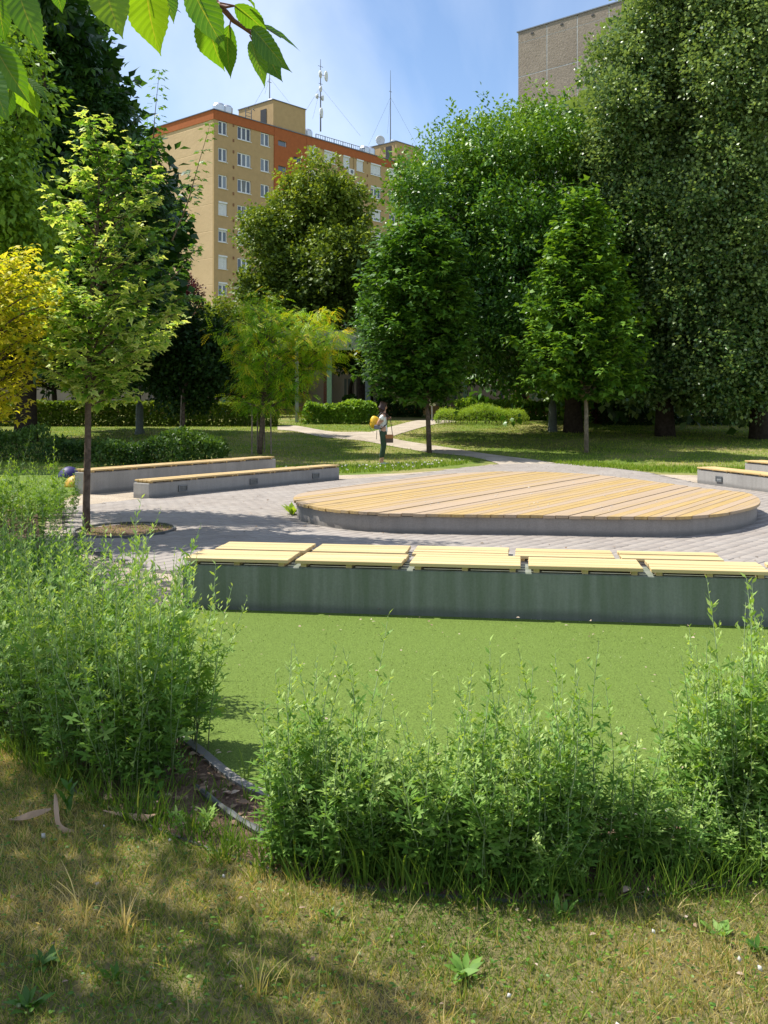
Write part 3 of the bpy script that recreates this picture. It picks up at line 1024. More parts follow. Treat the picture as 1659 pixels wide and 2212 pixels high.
# ------------------------------------------------------------------ block of flats (tan and orange)
BC = Vector((-17.4, 99.0, 0)); D1 = Vector((-.749, .663, 0)).normalized(); D2 = Vector((.66, .75, 0)).normalized()
ZB, ZT = .5, 31.75
UP = Vector((0, 0, 1))
flats = thing("apartment_block", "tall tan and brick orange block of flats rising behind the linden tree", "building", (BC.x, BC.y, ZB))
BL, BW = 38.0, 11.2
NR = (D2.cross(UP)).normalized()            # outward normal of the long face (towards the right and the camera)
if NR.y > 0: NR = -NR
NLf = (D1.cross(UP)).normalized()
if NLf.y > 0: NLf = -NLf
def fr(t, z, o=0.0):
    return BC + D2 * t + UP * z + NR * o
rowsz = [(30.8 - 2.77 * i, 29.4 - 2.77 * i) for i in range(11)]
wins = []     # t0, t1, ztop, zbot, kind
shut_rows = {}
rs = random.Random(5)
def addcol(t0, t1, n, first_shut, ac=None):
    for i, (a, c) in enumerate(rowsz):
        if c < 1.5: continue
        if i < first_shut[0]:
            s = first_shut[1]
        else:
            s = rs.choice([0, 0, .35, .5, 1, 1])
        wins.append((t0, t1, a, c, n, s))
addcol(.55, 1.72, 2, (3, 0)); addcol(3.1, 4.95, 3, (3, 0)); addcol(6.3, 7.55, 2, (3, 0))
addcol(13.6, 14.85, 2, (1, 1)); addcol(15.95, 17.85, 3, (1, .9)); addcol(19.1, 20.25, 2, (1, 1)); addcol(21.4, 22.6, 2, (1, 1))
addcol(23.9, 25.75, 3, (1, 1)); addcol(27.3, 28.5, 2, (1, 1)); addcol(34.2, 35.4, 2, (1, 1))
stair = []
for i in range(11):
    stair.append((8.75, 10.0, 30.45 - 2.77 * i, 29.85 - 2.77 * i)); stair.append((11.05, 12.3, 29.1 - 2.77 * i, 28.5 - 2.77 * i))
stair = [s for s in stair if s[3] > 1]
openings = [(w[0], w[1], w[3], w[2]) for w in wins] + [(s[0], s[1], s[3], s[2]) for s in stair]
tb = sorted({0.0, BL, 8.2, 13.1, 28.9, 33.6} | {x for o_ in openings for x in o_[:2]})
wall_m, or_m = MB(), MB()
zb_all = sorted({ZB, ZT - .95, ZT} | {z for o_ in openings for z in o_[2:]})
DEP = .16
for i in range(len(tb) - 1):
    t0, t1 = tb[i], tb[i + 1]; tm = (t0 + t1) / 2
    ops = sorted([o_ for o_ in openings if o_[0] <= tm <= o_[1]], key=lambda o_: o_[2])
    zz = [ZB] + [z for o_ in ops for z in o_[2:]] + [ZT - .95]
    bay = 8.2 < tm < 13.1 or 28.9 < tm < 33.6
    mb = or_m if bay else wall_m
    off = .10 if bay else 0.0
    for j in range(0, len(zz), 2):
        mb.quad(fr(t0, zz[j], off), fr(t1, zz[j], off), fr(t1, zz[j + 1], off), fr(t0, zz[j + 1], off))
for (t0, t1, z0, z1) in openings:
    bay = 8.2 < t0 < 13.1
    mb = or_m if bay else wall_m; off = .10 if bay else 0.0
    i_ = -DEP
    mb.quad(fr(t0, z0, off), fr(t1, z0, off), fr(t1, z0, i_), fr(t0, z0, i_))
    mb.quad(fr(t0, z1, i_), fr(t1, z1, i_), fr(t1, z1, off), fr(t0, z1, off))
    mb.quad(fr(t0, z0, off), fr(t0, z0, i_), fr(t0, z1, i_), fr(t0, z1, off))
    mb.quad(fr(t1, z0, i_), fr(t1, z0, off), fr(t1, z1, off), fr(t1, z1, i_))
    mb.quad(fr(t0, z0, i_ - .02), fr(t1, z0, i_ - .02), fr(t1, z1, i_ - .02), fr(t0, z1, i_ - .02))
for t_ in (8.2, 13.1, 28.9, 33.6):
    or_m.quad(fr(t_, ZB, 0), fr(t_, ZB, .10), fr(t_, ZT, .10), fr(t_, ZT, 0))
wall_m.build("wall", M['tan'], flats)
axb = (D2, NR, UP)
or_m.box(fr(BL / 2, ZT - .475, -.2), (BL, .54, .95), axb)
or_m.box(BC + D1 * BW / 2 + UP * (ZT - .475) + NLf * -.2, (BW, .54, .95), (D1, NLf, UP))
or_m.build("orange_wall", M['orange'], flats)
ax1 = (D1, NLf, UP)
MB().box(BC + D1 * (BW / 2 + .1) + UP * ((ZB + ZT - .95) / 2) + NLf * -.15 + D2 * .0, (BW - .2, .30, ZT - .95 - ZB), ax1).build("side_wall", M['tan_side'], flats)
MB().box(fr(.10, (ZB + ZT - .95) / 2, -.12) , (.2, .2, ZT - .95 - ZB), axb).build("corner_strip", M['tan'], flats)
MB().box(fr(BL / 2, ZT - .02, -BW / 2), (BL - .6, BW - .6, .1), axb).box(fr(BL - .1, ZT / 2, -BW / 2), (.2, BW - 1, ZT - 2), axb).box(fr(BL / 2, ZT / 2, -BW + .2), (BL - 1, .2, ZT - 2), axb).build("roof", M['steel'], flats)
MB().box(fr(BL / 2, ZT + .045, -.15), (BL + .3, .6, .09), axb).box(BC + D1 * BW / 2 + UP * (ZT + .042) + NLf * -.15, (BW + .3, .6, .084), ax1).build("roof_edge", M['rail'], flats)
FD = .07
for (t0, t1, a, c, n, s) in wins:
    y = fr(0, 0, -DEP + .04)
    mb = MB()
    T = .11
    def bar(ta, tb_, za, zb_, o_=0.0):
        mb.box(fr((ta + tb_) / 2, (za + zb_) / 2, -DEP + .035 + o_), (tb_ - ta, FD, zb_ - za), axb)
    bar(t0, t1, a - T, a); bar(t0, t1, c, c + T)
    bar(t0, t0 + T, c + T, a - T); bar(t1 - T, t1, c + T, a - T)
    for k in range(1, n):
        x = t0 + (t1 - t0) * k / n
        bar(x - T * .75, x + T * .75, c + T, a - T)
    mb.box(fr((t0 + t1) / 2, c - .04, .03), (t1 - t0 + .12, .12, .05), axb)
    wo = mb.build("window", M['white'], flats)
    for k in range(n):
        x0 = t0 + (t1 - t0) * k / n + T * .8; x1 = t0 + (t1 - t0) * (k + 1) / n - T * .8
        ang = .13 if rs.random() < .12 and s == 0 else 0
        MB().quad(fr(x0, c + T, -DEP + .03), fr(x1, c + T, -DEP + .03), fr(x1, a - T, -DEP + .03 + ang), fr(x0, a - T, -DEP + .03 + ang)).build("pane", M['glass'], wo)
    if s > 0:
        zb_ = a - (a - c) * min(s, .93 if n > 2 else 1)
        if s == 1 and rs.random() < .3: zb_ += .12
        sm = MB().box(fr((t0 + t1) / 2, a - .08, -.02), (t1 - t0 - .02, .16, .17), axb)
        k = a - .17
        while k - .09 > zb_ + .05:
            sm.box(fr((t0 + t1) / 2, k - .045, -DEP + .085), (t1 - t0 - .06, .03, .078), axb); k -= .09
        sm.build("shutter", M['shutter'], wo)
for (t0, t1, z0, z1) in stair:
    mb = MB()
    mb.box(fr((t0 + t1) / 2, z1 - .03, -.03), (t1 - t0, .06, .06), axb).box(fr((t0 + t1) / 2, z0 + .03, -.03), (t1 - t0, .06, .06), axb)
    mb.box(fr(t0 + .03, (z0 + z1) / 2, -.03), (.06, .06, z1 - z0 - .12), axb).box(fr(t1 - .03, (z0 + z1) / 2, -.03), (.06, .06, z1 - z0 - .12), axb)
    wo = mb.build("window", M['white'], flats)
    MB().quad(fr(t0 + .06, z0 + .06, -.06), fr(t1 - .06, z0 + .06, -.06), fr(t1 - .06, z1 - .06, .02), fr(t0 + .06, z1 - .06, .02)).build("pane", M['glass'], wo)
vm = MB().box((0, 0, 0), (.17, .05, .30), axb).mesh("vent_cover", M['vent'])
for tcol in (2.55, 18.5, 23.3):
    for i in range(11):
        for z in (31.1 - 2.77 * i - 2.0, 31.0 - 2.77 * i - .55 + .25):
            if z > 2:
                o = bpy.data.objects.new("vent_cover", vm); COL.objects.link(o); o.parent = flats
                o.matrix_parent_inverse = flats.matrix_basis.inverted(); o.location = fr(tcol, z, .03)
def stair_tower(t0, t1, back, ztop, door):
    c = fr((t0 + t1) / 2, (ZT - .2 + ztop) / 2, -back / 2 - .02)
    mb = MB().box(c, (t1 - t0, back, ztop - ZT + .2), axb)
    tw = mb.build("stair_tower", M['tan'], flats)
    MB().box(fr((t0 + t1) / 2, ztop + .04, -back / 2 - .02), (t1 - t0 + .16, back + .16, .09), axb).build("tower_edge", M['rail'], tw)
    s = door
    MB().box(fr(t0 - .01, ZT + 1.15, -s), (.06, .95, 2.1), axb).build("tower_door", M['dark'], tw)
    MB().lathe(fr((t0 + t1) / 2 - 1.0, ztop + .09, -1.8), [(.42, 0), (.5, .2), (.52, .5), (.40, .62), (.1, .66)], 12).build("roof_vent", M['alu'], tw)
stair_tower(8.15, 13.0, 5.8, 34.7, 1.6)
stair_tower(28.7, 33.6, 4.9, 34.35, 1.3)
def drum(t, back):
    return MB().lathe(fr(t, ZT + .05, -back), [(.32, 0), (.34, .3), (.62, .38), (.66, .6), (.68, 1.1), (.52, 1.32), (.3, 1.42), (.05, 1.44)], 14)
for t in (2.0, 3.0, 13.8, 14.8, 24.6, 25.6):
    drum(t, 1.7).build("roof_fan", M['alu'], flats)
mb = MB()
for i in range(25):
    t = 15.8 + i * .375
    mb.tube([fr(t, ZT, -1.2), fr(t, ZT + 1.05, -1.2)], .03 if i % 4 else .06, 4)
for z in (.25, .6, 1.05):
    mb.tube([fr(15.8, ZT + z, -1.2), fr(24.8, ZT + z, -1.2)], .04, 4)
mb.build("roof_railing", M['rail'], flats)
mb = MB()
for t in (6.1, 6.9):
    q = fr(t, ZT, -2.2)
    mb.tube([q, q + UP * 1.9, q + UP * 2.15 + D2 * .25, q + UP * 2.0 + D2 * .5], .05, 5)
for z in (.4, .8, 1.2, 1.6):
    mb.tube([fr(6.1, ZT + z, -2.2), fr(6.9, ZT + z, -2.2)], .035, 4)
mb.build("roof_ladder", M['rail'], flats)
# air conditioner under the shuttered window
mb = MB().box(fr(20.1, 28.95, .25), (.9, .36, .65), axb)
ac = mb.build("air_conditioner", M['white'], flats)
MB().lathe((0, 0, 0), [(.24, 0), (.24, .02), (.05, .03)], 12).build("fan_grille", M['rail'], ac)
fg = ac.children[0]; fg.matrix_parent_inverse = Matrix(); fg.matrix_basis = Matrix.Translation(fr(20.15, 28.95, .435)) @ NR.to_track_quat('Z', 'Y').to_matrix().to_4x4()
MB().tube([fr(18.3, ZT - .9, .06), fr(18.3, 22, .06)], .045, 6).tube([fr(20.9, ZT - .9, .06), fr(20.9, 4, .06)], .045, 6).build("drainpipe", M['tan'], flats)

def mast(u, Y, vb, vt, label, dishes=(), arms=(), guy=2.4, r=.07):
    base, top = A(u, vb, Y), A(u, vt, Y)
    t = thing("antenna_mast", label, "antenna", base, "antenna masts on the roof of the tan block")
    h = (top - base).length
    MB().tube([base, base + UP * h * .55, top], [r, r * .75, r * .3], 6).build("mast", M['antenna'], t)
    for (f, dx, rr) in dishes:
        c = base + UP * h * f + D2 * dx
        mb = MB().lathe((0, 0, 0), [(.06, -.2), (rr * .8, -.1), (rr, 0), (rr * .96, .12), (rr * .4, .02)], 12)
        o = mb.build("dish", M['dish'], t)
        o.matrix_basis = Matrix.Translation(c) @ (NR * .8 + D2 * .5).normalized().to_track_quat('Z', 'Y').to_matrix().to_4x4()
        MB().tube([base + UP * h * f, c], .04, 4).build("dish_arm", M['antenna'], t)
    for f, w_ in arms:
        MB().tube([base + UP * h * f - D2 * w_, base + UP * h * f + D2 * w_], .035, 4).build("cross_arm", M['antenna'], t)
    gm = MB()
    for k in range(3):
        a = 2.1 * k + .4
        g_ = base + Vector((math.cos(a), math.sin(a), 0)) * guy
        gm.tube([g_, base + UP * h * .62], .012, 3)
    gm.build("guy_wires", M['antenna'], t)
mast(583, 112, 217, 138, "thin antenna mast half hidden by leaves above the left roof tower", arms=((.5, .3), (.75, .2)))
mast(693, 113, 284, 128, "tall antenna mast with white dishes in the middle of the roof", dishes=((.79, .9, .62), (.79, -.05, .45), (.59, .0, .35), (.47, -.6, .30), (.47, .3, .33), (.26, .1, .62)), arms=((.9, .4), (.66, .3)), guy=5, r=.1)
mast(844, 121, 305, 152, "slender bare antenna mast above the right roof tower", arms=((.7, .25),), guy=3.5)
o = MB().lathe((0, 0, 0), [(.05, -.2), (.5, -.1), (.62, 0), (.58, .1), (.2, .02)], 12).build("satellite_dish", M['dish'])
o.matrix_basis = Matrix.Translation(A(822, 303, 122.5)) @ (NR * .9 - D2 * .6).normalized().to_track_quat('Z', 'Y').to_matrix().to_4x4()
tag(o, "white satellite dish beside the right roof tower of the tan block", "satellite dish")
MB().tube([A(818, 312, 122.5), A(818, 296, 122.5)], .06, 5).build("dish_mount", M['rail'], o)
o.children[0].matrix_parent_inverse = o.matrix_basis.inverted()

# ------------------------------------------------------------------ grey panel block on the right
PC = Vector((11.1, 80, 0)); E_ = -D1          # towards the right and the camera
PT = 32.35
block = thing("panel_block", "grey brown windowless panel block with white joints at the upper right", "building", (PC.x, PC.y, .5))
NP = (E_.cross(UP)).normalized()
if NP.y > 0: NP = -NP
LEN, DEEP = 26.0, 12.0
axp = (E_, NP, UP)
MB().box(PC + E_ * LEN / 2 - NP * (DEEP / 2 + .12) + UP * (PT / 2 + .2), (LEN, DEEP, PT - .7), axp).build("core", M['panel'], block)
PWD, PHT = 2.78, 2.80
zt = PT - .95
pans, jn = MB(), MB()
for r_ in range(12):
    z1 = (PT - .02) if r_ == 0 else zt - (r_ - 1) * PHT
    z0 = zt + .03 if r_ == 0 else z1 - PHT + .05
    for c_ in range(9):
        if z0 < .5: continue
        MB().box(PC + E_ * (PWD * (c_ + .5)) + UP * ((z0 + z1) / 2) - NP * .04, (PWD - .07, .16, z1 - z0 - (.02 if r_ else 0)), axp).build("panel", M['panel'], block)
for r_ in range(12):
    z = zt + .005 - r_ * PHT
    if z > 1: jn.box(PC + E_ * LEN / 2 + UP * z - NP * .055, (LEN - .1, .17, .085), axp)
for c_ in range(1, 9):
    jn.box(PC + E_ * PWD * c_ + UP * (PT - .1) / 2 - NP * .057, (.085, .172, PT - .2), axp)
jn.build("joint_strips", M['joint_w'], block)
MB().box(PC + E_ * LEN / 2 + UP * (PT + .03) - NP * .3, (LEN + .2, .8, .09), axp).build("roof_edge", M['rail'], block)
vmm = MB().box((0, 0, 0), (.24, .06, .13), axp).mesh("vent_slot", M['dark'])
for c_ in range(9):
    o = bpy.data.objects.new("vent_slot", vmm); COL.objects.link(o); o.parent = block
    o.matrix_parent_inverse = block.matrix_basis.inverted(); o.location = PC + E_ * (PWD * (c_ + .5)) + UP * (PT - .42) + NP * .05
MB().box(PC + E_ * 15.5 - NP * 6 + UP * (PT + 1.5), (5, 4, 3.2), axp).build("stair_tower", M['orange'], block)

# ------------------------------------------------------------------ low shop wing behind the trees
YS = 62.0
shop = thing("shop_wing", "low beige shop wing with framed shop windows under the tan block", "building", (0, YS, .96))
def wx(u, y=YS): return (u - CX) / F * y
def zz_(v, y=YS): return H - (v - HV) / F * y
M['beige'] = simple("beige render", (.42, .34, .27), .85, var=.1, scale=1.5)
M['curtain'] = simple("pale curtains behind glass", (.33, .33, .32), .3, var=.5, scale=2.2, bmp=.0)
MB().box((wx(430), YS + 4, 3.0), (wx(1140) - wx(-280), 8, 4.4), None).build("wall", M['beige'], shop)
MB().box((wx(430), YS + 3.6, 5.3), (wx(1140) - wx(-280) + .8, 9.5, .35)).build("roof", M['rail'], shop)
MB().box((wx(430), YS - .06, 1.15), (wx(1140) - wx(-280), .12, .7)).build("plinth", simple("ochre plinth", (.45, .27, .08), .8), shop)
sh_windows = [(742, 760), (768, 786), (806, 826), (836, 856), (862, 886), (892, 912), (590, 612), (628, 650), (540, 560), (480, 500), (430, 452), (370, 395), (320, 345), (270, 290), (100, 112), (930, 955), (975, 1000)]
for u0, u1 in sh_windows:
    x0, x1 = wx(u0), wx(u1); z0, z1 = zz_(866), zz_(816)
    mb = MB()
    for c, s in (((x0, (z0 + z1) / 2), (.14, z1 - z0)), ((x1, (z0 + z1) / 2), (.14, z1 - z0)), (((x0 + x1) / 2, z1), (x1 - x0, .14)), (((x0 + x1) / 2, z0), (x1 - x0, .14)), (((x0 + x1) / 2, (z0 + z1) / 2), (.08, z1 - z0))):
        mb.box((c[0], YS - .14, c[1]), (s[0], .16, s[1]))
    wo = mb.build("window", M['beige'], shop)
    MB().box(((x0 + x1) / 2, YS - .07, (z0 + z1) / 2), (x1 - x0 - .05, .06, z1 - z0 - .05)).build("pane", M['glass'] if (u0 // 10) % 3 else M['curtain'], wo)
for u0, u1 in ((858, 868), (884, 900), (610, 622), (655, 668), (700, 716)):
    MB().box((wx((u0 + u1) / 2), YS - .1, zz_(841)), (wx(u1) - wx(u0), .2, 2.4)).build("brick_pier", M['brick'], shop)
M['blue'] = simple("bright blue paint", (.02, .25, .60), .5)
M['red'] = simple("red paint", (.35, .02, .02), .5)
MB().box((wx(482, 55), 55, 2.4), (.32, .32, 2.9)).build("blue_pillar", M['blue'])
tag(bpy.data.objects["blue_pillar"], "bright blue square pillar seen between dark trees behind the hedge", "pillar")
o = MB().lathe((0, 0, 0), [(.02, 0), (.75, .05), (.8, .12), (.3, .45), (.04, .55)], 12).build("red_parasol", M['red'])
o.location = A(527, 858, 56)
tag(o, "small dark red parasol in shade behind the honey locust", "parasol")
MB().tube([(0, 0, -1.5), (0, 0, .5)], .03, 6).build("pole", M['rail'], o)
o.children[0].matrix_parent_inverse = Matrix()

bw = thing("brick_wall", "red brick wall with a pale blue painted mural behind the ash tree", "wall", (wx(1210, 58), 58, .96))
MB().box((wx(1215, 58), 58.15, 2.2), (wx(1320, 58) - wx(1120, 58), .3, 2.5)).build("brickwork", M['brick'], bw)
def m_mural():
    m, nt, out = new_mat("faded mural paint")
    n = noise(nt, coords(nt, (1.4, 1, 1.8)), 1.6, 3, .6, 1.2)
    n2 = noise(nt, coords(nt), 9, 4)
    c = ramp(nt, n, [(.30, (.16, .22, .30)), (.45, (.34, .38, .42)), (.52, (.30, .40, .16)), (.58, (.24, .31, .40)), (.72, (.45, .14, .07))])
    c = mixc(nt, ramp(nt, n2, [(.4, (0, 0, 0)), (.7, (.5, .5, .5))]), c, (.33, .10, .055))
    princ(nt, out, c, .85)
    return m
MB().box((wx(1170, 58), 57.99, zz_(850, 58)), (wx(1196, 58) - wx(1144, 58), .01, 1.0)).build("mural", m_mural(), bw)

gf = thing("ground_floor", "shaded ground floor with white framed glazed doors under the panel block", "building", (wx(1500, 60), 60, .96))
MB().box((wx(1560, 60), 61.5, 3.2), (wx(1820, 60) - wx(1330, 60), 3, 4.6)).build("wall", M['panel'], gf)
MB().box((wx(1470, 60), 59.9, zz_(822, 60)), (wx(1600, 60) - wx(1395, 60), .25, .35)).build("lintel", M['joint_w'], gf)
for u0, u1, n in ((1402, 1422, 2), (1455, 1472, 1), (1476, 1492, 1), (1560, 1572, 1)):
    x0, x1 = wx(u0, 60), wx(u1, 60); z0, z1 = .96, zz_(832, 60)
    mb = MB()
    for x in [x0, x1] + ([(x0 + x1) / 2] if n > 1 else []):
        mb.box((x, 59.92, (z0 + z1) / 2), (.12, .14, z1 - z0))
    for z in (z0 + .1, z1, (z0 + z1) / 2, (z0 * .25 + z1 * .75)):
        mb.box(((x0 + x1) / 2, 59.925, z), (x1 - x0, .12, .10))
    do = mb.build("door", M['white'], gf)
    MB().box(((x0 + x1) / 2, 59.96, (z0 + z1) / 2), (x1 - x0 - .04, .05, z1 - z0 - .04)).build("pane", M['glass'] if u0 != 1455 else M['shutter'], do)
MB().box((wx(1522, 60), 59.97, 2.2), (wx(1548, 60) - wx(1498, 60), .07, 2.5)).build("garage_door", M['dark'], gf)

# ------------------------------------------------------------------ pergolas
def pergola(label, Y, u0, u1, vt, vb, cols, depth=6):
    t = thing("pergola", label, "pergola", ((u0 + u1 - 2 * CX) / 2 / F * Y, Y, .88))
    x0, x1 = wx(u0, Y), wx(u1, Y); z1, z0 = zz_(vt, Y), zz_(vb, Y)
    MB().box(((x0 + x1) / 2, Y, (z0 + z1) / 2), (x1 - x0, .25, z1 - z0)).build("fascia", M['fascia'], t)
    MB().box(((x0 + x1) / 2, Y + depth / 2, z1 - .05), (x1 - x0 - .1, depth, .2)).build("roof_slab", M['rail'], t)
    n = int((x1 - x0) / .6)
    for i in range(n):
        MB().box((x0 + .3 + i * .6, Y + depth / 2, z0 + .2), (.09, depth - .4, .22)).build("rafter", M['bark'], t)
    for (u, w_, mk, dy) in cols:
        y = Y + dy
        MB().cbox((wx(u, y), y, (gz(y) + z0 + .2) / 2), (w_, w_, z0 + .2 - gz(y) + .1), .02).build("column", M[mk], t)
    return t
pergola("park pergola with grey green fascia on slim green and blue columns", 48.0, 600, 872, 716, 756, [(642, .16, 'pole_y', -2.5), (712, .24, 'pole_g', .35), (795, .26, 'pole_b', .35)])
pergola("second pergola on green and dark blue columns in the shade at the right", 49.0, 985, 1640, 700, 735, [(1005, .2, 'pole_g', .35), (1084, .12, 'pole_b', .35), (1412, .36, 'pole_b', .35), (1463, .3, 'pole_b', .35), (1566, .2, 'pole_g', .35), (1620, .3, 'pole_b', .35)])

# ------------------------------------------------------------------ street lamps, info sign
def lamp(u, v, label, Hc, r, taper=False):
    p = G(u, v)
    t = thing("street_lamp", label, "lamp post", p, "lamp posts in the park")
    if taper:
        prof = [(r * 1.25, -.05), (r * 1.25, .12), (r * 1.1, .2), (r, Hc * .9), (r * .9, Hc), (r * .5, Hc * 1.12), (.06, Hc * 1.3)]
    else:
        prof = [(r * 1.3, -.05), (r * 1.3, .1), (r * 1.05, .2), (r, Hc), (r * .7, Hc + .08), (.06, Hc + .12)]
    MB().lathe(p, prof, 16).build("base", M['lampc'], t)
    MB().tube([p + UP * Hc * 1.05, p + UP * 4.6], [.06, .045], 8).build("pole", M['lampc'], t)
    MB().lathe(p + UP * 4.6, [(.05, 0), (.22, .05), (.26, .25), (.2, .45), (.05, .5)], 12).build("lantern", M['dish'], t)
lamp(302, 938, "grey lamp post with a thick round base before the left hedge", 1.08, .145)
lamp(1194, 933, "grey green lamp post with tapered base beside the ash tree trunk", 1.1, .16, True)
p = G(934, 910)
t = thing("info_sign", "small pale park notice on a thin pole behind the young tree trunk", "sign", p)
MB().tube([p, p + UP * 1.75], .03, 6).build("pole", M['pole_y'], t)
MB().box(A(935, 870, p.y - .04), (.28, .02, .30)).build("board", simple("pale yellow board", (.62, .60, .38), .6), t)

# ------------------------------------------------------------------ playground domes
for (u, v, r, c, lab, nm) in ((150, 1032, .24, (.02, .012, .11), "dark purple rubber play dome on the turf left of the benches", "purple"), (164, 1052, .22, (.50, .28, .01), "small yellow rubber play dome beside the taller left bench", "yellow")):
    p = P(u, v)
    prof = [(r * math.cos(a), r * 1.05 * math.sin(a)) for a in np.linspace(0, math.pi / 2 * .97, 8)]
    o = MB().lathe(p, prof, 20).build("play_dome", simple(nm + " rubber", c, .55, scale=30), smooth=True)
    tag(o, lab, "play dome")
tp = [(P(*q).x, P(*q).y) for q in ((20, 1100), (118, 1078), (178, 1066), (204, 1060), (196, 1030), (100, 1015), (0, 1015), (-80, 1050))]
sheet("playground_turf", tp, .010, M['turf'])

# ------------------------------------------------------------------ trees
def tree(name, label, base, lobes, r0, leafm, bark, shoots, per, tmpl, size, cat="tree", group=None, n_extra=(), **kw):
    t = thing(name, label, cat, base, group)
    mb = MB()
    rear = kw.pop("rear", None)
    if rear:
        rl, rs, rp, rsz = rear
        n_extra = list(n_extra) + [foliage(rl, rs, rp, LEAFW, rsz, shoot=(.9, .35), tint=(.45, .2))]
    lk = {k: kw.pop(k) for k in ("top_frac", "wob", "fork", "sub") if k in kw}
    limbs(mb, base, lobes, r0, **lk)
    mb.build("trunk", bark, t, smooth=True)
    parts = [foliage(lobes, shoots, per, tmpl, size, **kw)] + list(n_extra)
    V, Fc, T = merge(parts)
    link("crown", np_mesh("crown", V, Fc, leafm, T), t)
    return t

def prof(tbl, v):
    for (v0, a0, b0_), (v1, a1, b1_) in zip(tbl, tbl[1:]):
        if (v0 - v) * (v1 - v) <= 0:
            t = (v - v0) / (v1 - v0) if v1 != v0 else 0
            return a0 + (a1 - a0) * t, b0_ + (b1_ - b0_) * t
    return tbl[-1][1], tbl[-1][2]

def branched(mb, base, Y, tbl, trunk_u, n_limbs, tw, per, leaf, tmpl, r_limb=.012, rise=.55, tint=(.5, .15), hang=.35, twl=(.14, .30), flat=.55, edge_tint=.15, depth=.9):
    """limbs leave the stem all round and fill the outline tbl = (row, left column, right column);
    twigs leave the limbs, leaves sit on the twigs"""
    pos, tip, nrm, tt = [], [], [], []
    v_lo, v_hi = tbl[0][0], tbl[-1][0]
    ga = 2.399963
    for i in range(n_limbs):
        f = ((i + .5) / n_limbs) ** .9
        v = v_lo + (v_hi - v_lo) * f
        a = i * ga + random.uniform(-.3, .3)
        l_, r_ = prof(tbl, v)
        cu = trunk_u + (0 if f < .8 else 0)
        k = Y / F
        rr = ((r_ - cu) if math.cos(a) > 0 else (cu - l_)) * k
        rm = (r_ - l_) / 2 * k * depth
        R = math.hypot(rr * math.cos(a), rm * math.sin(a)) * random.uniform(.60, 1.10)
        e = A(cu, v, Y) + Vector((math.cos(a) * R, math.sin(a) * R, 0))
        s0 = A(cu, v, Y) - Vector((0, 0, min(R * rise, (A(0, v, Y).z - A(0, v_lo, Y).z) * .8 + .05)))
        m = s0.lerp(e, .5) + Vector((random.uniform(-.04, .04), random.uniform(-.04, .04), R * .08))
        pts = smooth_line([tuple(s0), tuple(m), tuple(e)], 4)
        q = min(1.0, R / .8)
        mb.tube(pts, [r_limb * q * (1 - .85 * j / (len(pts) - 1)) for j in range(len(pts))], 5, caps=False)
        L_ = (e - s0).length
        d = (e - s0).normalized()
        n_tw = max(2, int(tw * L_ / .8))
        for j in range(n_tw):
            t = .25 + .75 * (j + random.random() * .6) / n_tw
            p = pts[min(len(pts) - 1, int(t * (len(pts) - 1) + .5))]
            dd = (d + Vector((random.gauss(0, .55), random.gauss(0, .55), random.gauss(.12, .30)))).normalized()
            if j == n_tw - 1:
                dd = (d + Vector((0, 0, .3))).normalized()
            tl = random.uniform(*twl)
            for q_ in range(per):
                u = (q_ + 1) / per
                c = p + dd * tl * u
                o_ = Vector((random.gauss(0, 1), random.gauss(0, 1), random.gauss(0, .35))).normalized()
                pos.append(c + o_ * leaf * .35)
                tip.append(o_ + dd * .5 - Vector((0, 0, hang + random.uniform(0, .3))))
                nrm.append(Vector((random.gauss(0, flat * .6), random.gauss(0, flat * .6), 1)))
                tt.append(tint[0] + random.gauss(0, tint[1]) + edge_tint * (t + u - 1))
    pos, tip, nrm = np.array([tuple(p) for p in pos]), unit(np.array([tuple(p) for p in tip])), unit(np.array([tuple(p) for p in nrm]))
    sc = leaf * (.55 + .75 * RNG.random(len(pos)))
    return scatter(tmpl, pos, frames(tip, nrm), sc, np.array(tt))

def young_tree(name, label, base, Y, trunk_pts, trunk_r, barkm, parts, lm):
    t = thing(name, label, "tree", base)
    mb = MB().tube(trunk_pts, trunk_r, 12)
    F_ = [branched(mb, base, Y, *p[0], **p[1]) for p in parts]
    mb.build("trunk", barkm, t, smooth=True)
    V, Fc, T = merge(F_)
    link("crown", np_mesh("crown", V, Fc, lm, T), t)
    return t

# big ash in the middle
ash = px_lobes(39, [(905, 430, 62, 90, -2), (985, 400, 95, 115), (1060, 350, 100, 112), (1170, 330, 112, 110, 1), (1285, 330, 80, 110, 2), (930, 590, 105, 120, -2), (1090, 530, 150, 150, -1.5),
                    (1240, 540, 130, 160, -1), (1000, 740, 130, 110, -2.5), (1120, 720, 140, 120, -3), (1250, 740, 120, 110, -1), (860, 700, 76, 110, -1), (1340, 520, 90, 160, 1), (1340, 740, 90, 90, 1)], 1.25)
ash_r = [(x, y, z - .8, a, b_, c) for x, y, z, a, b_, c in deepen(ash, ((3.2, .85), (6.0, .7)))[len(ash):] if x > 5.0]
ash += deepen(ash, ((-3.4, .74),))[len(ash):]
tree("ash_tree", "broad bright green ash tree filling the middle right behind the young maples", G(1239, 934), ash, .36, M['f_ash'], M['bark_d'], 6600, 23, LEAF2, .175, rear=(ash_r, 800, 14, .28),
     shoot=(.7, .20), tint=(.48, .22), tip=.45, top_tint=.6, hang=.35, clumps=12, csize=.42)
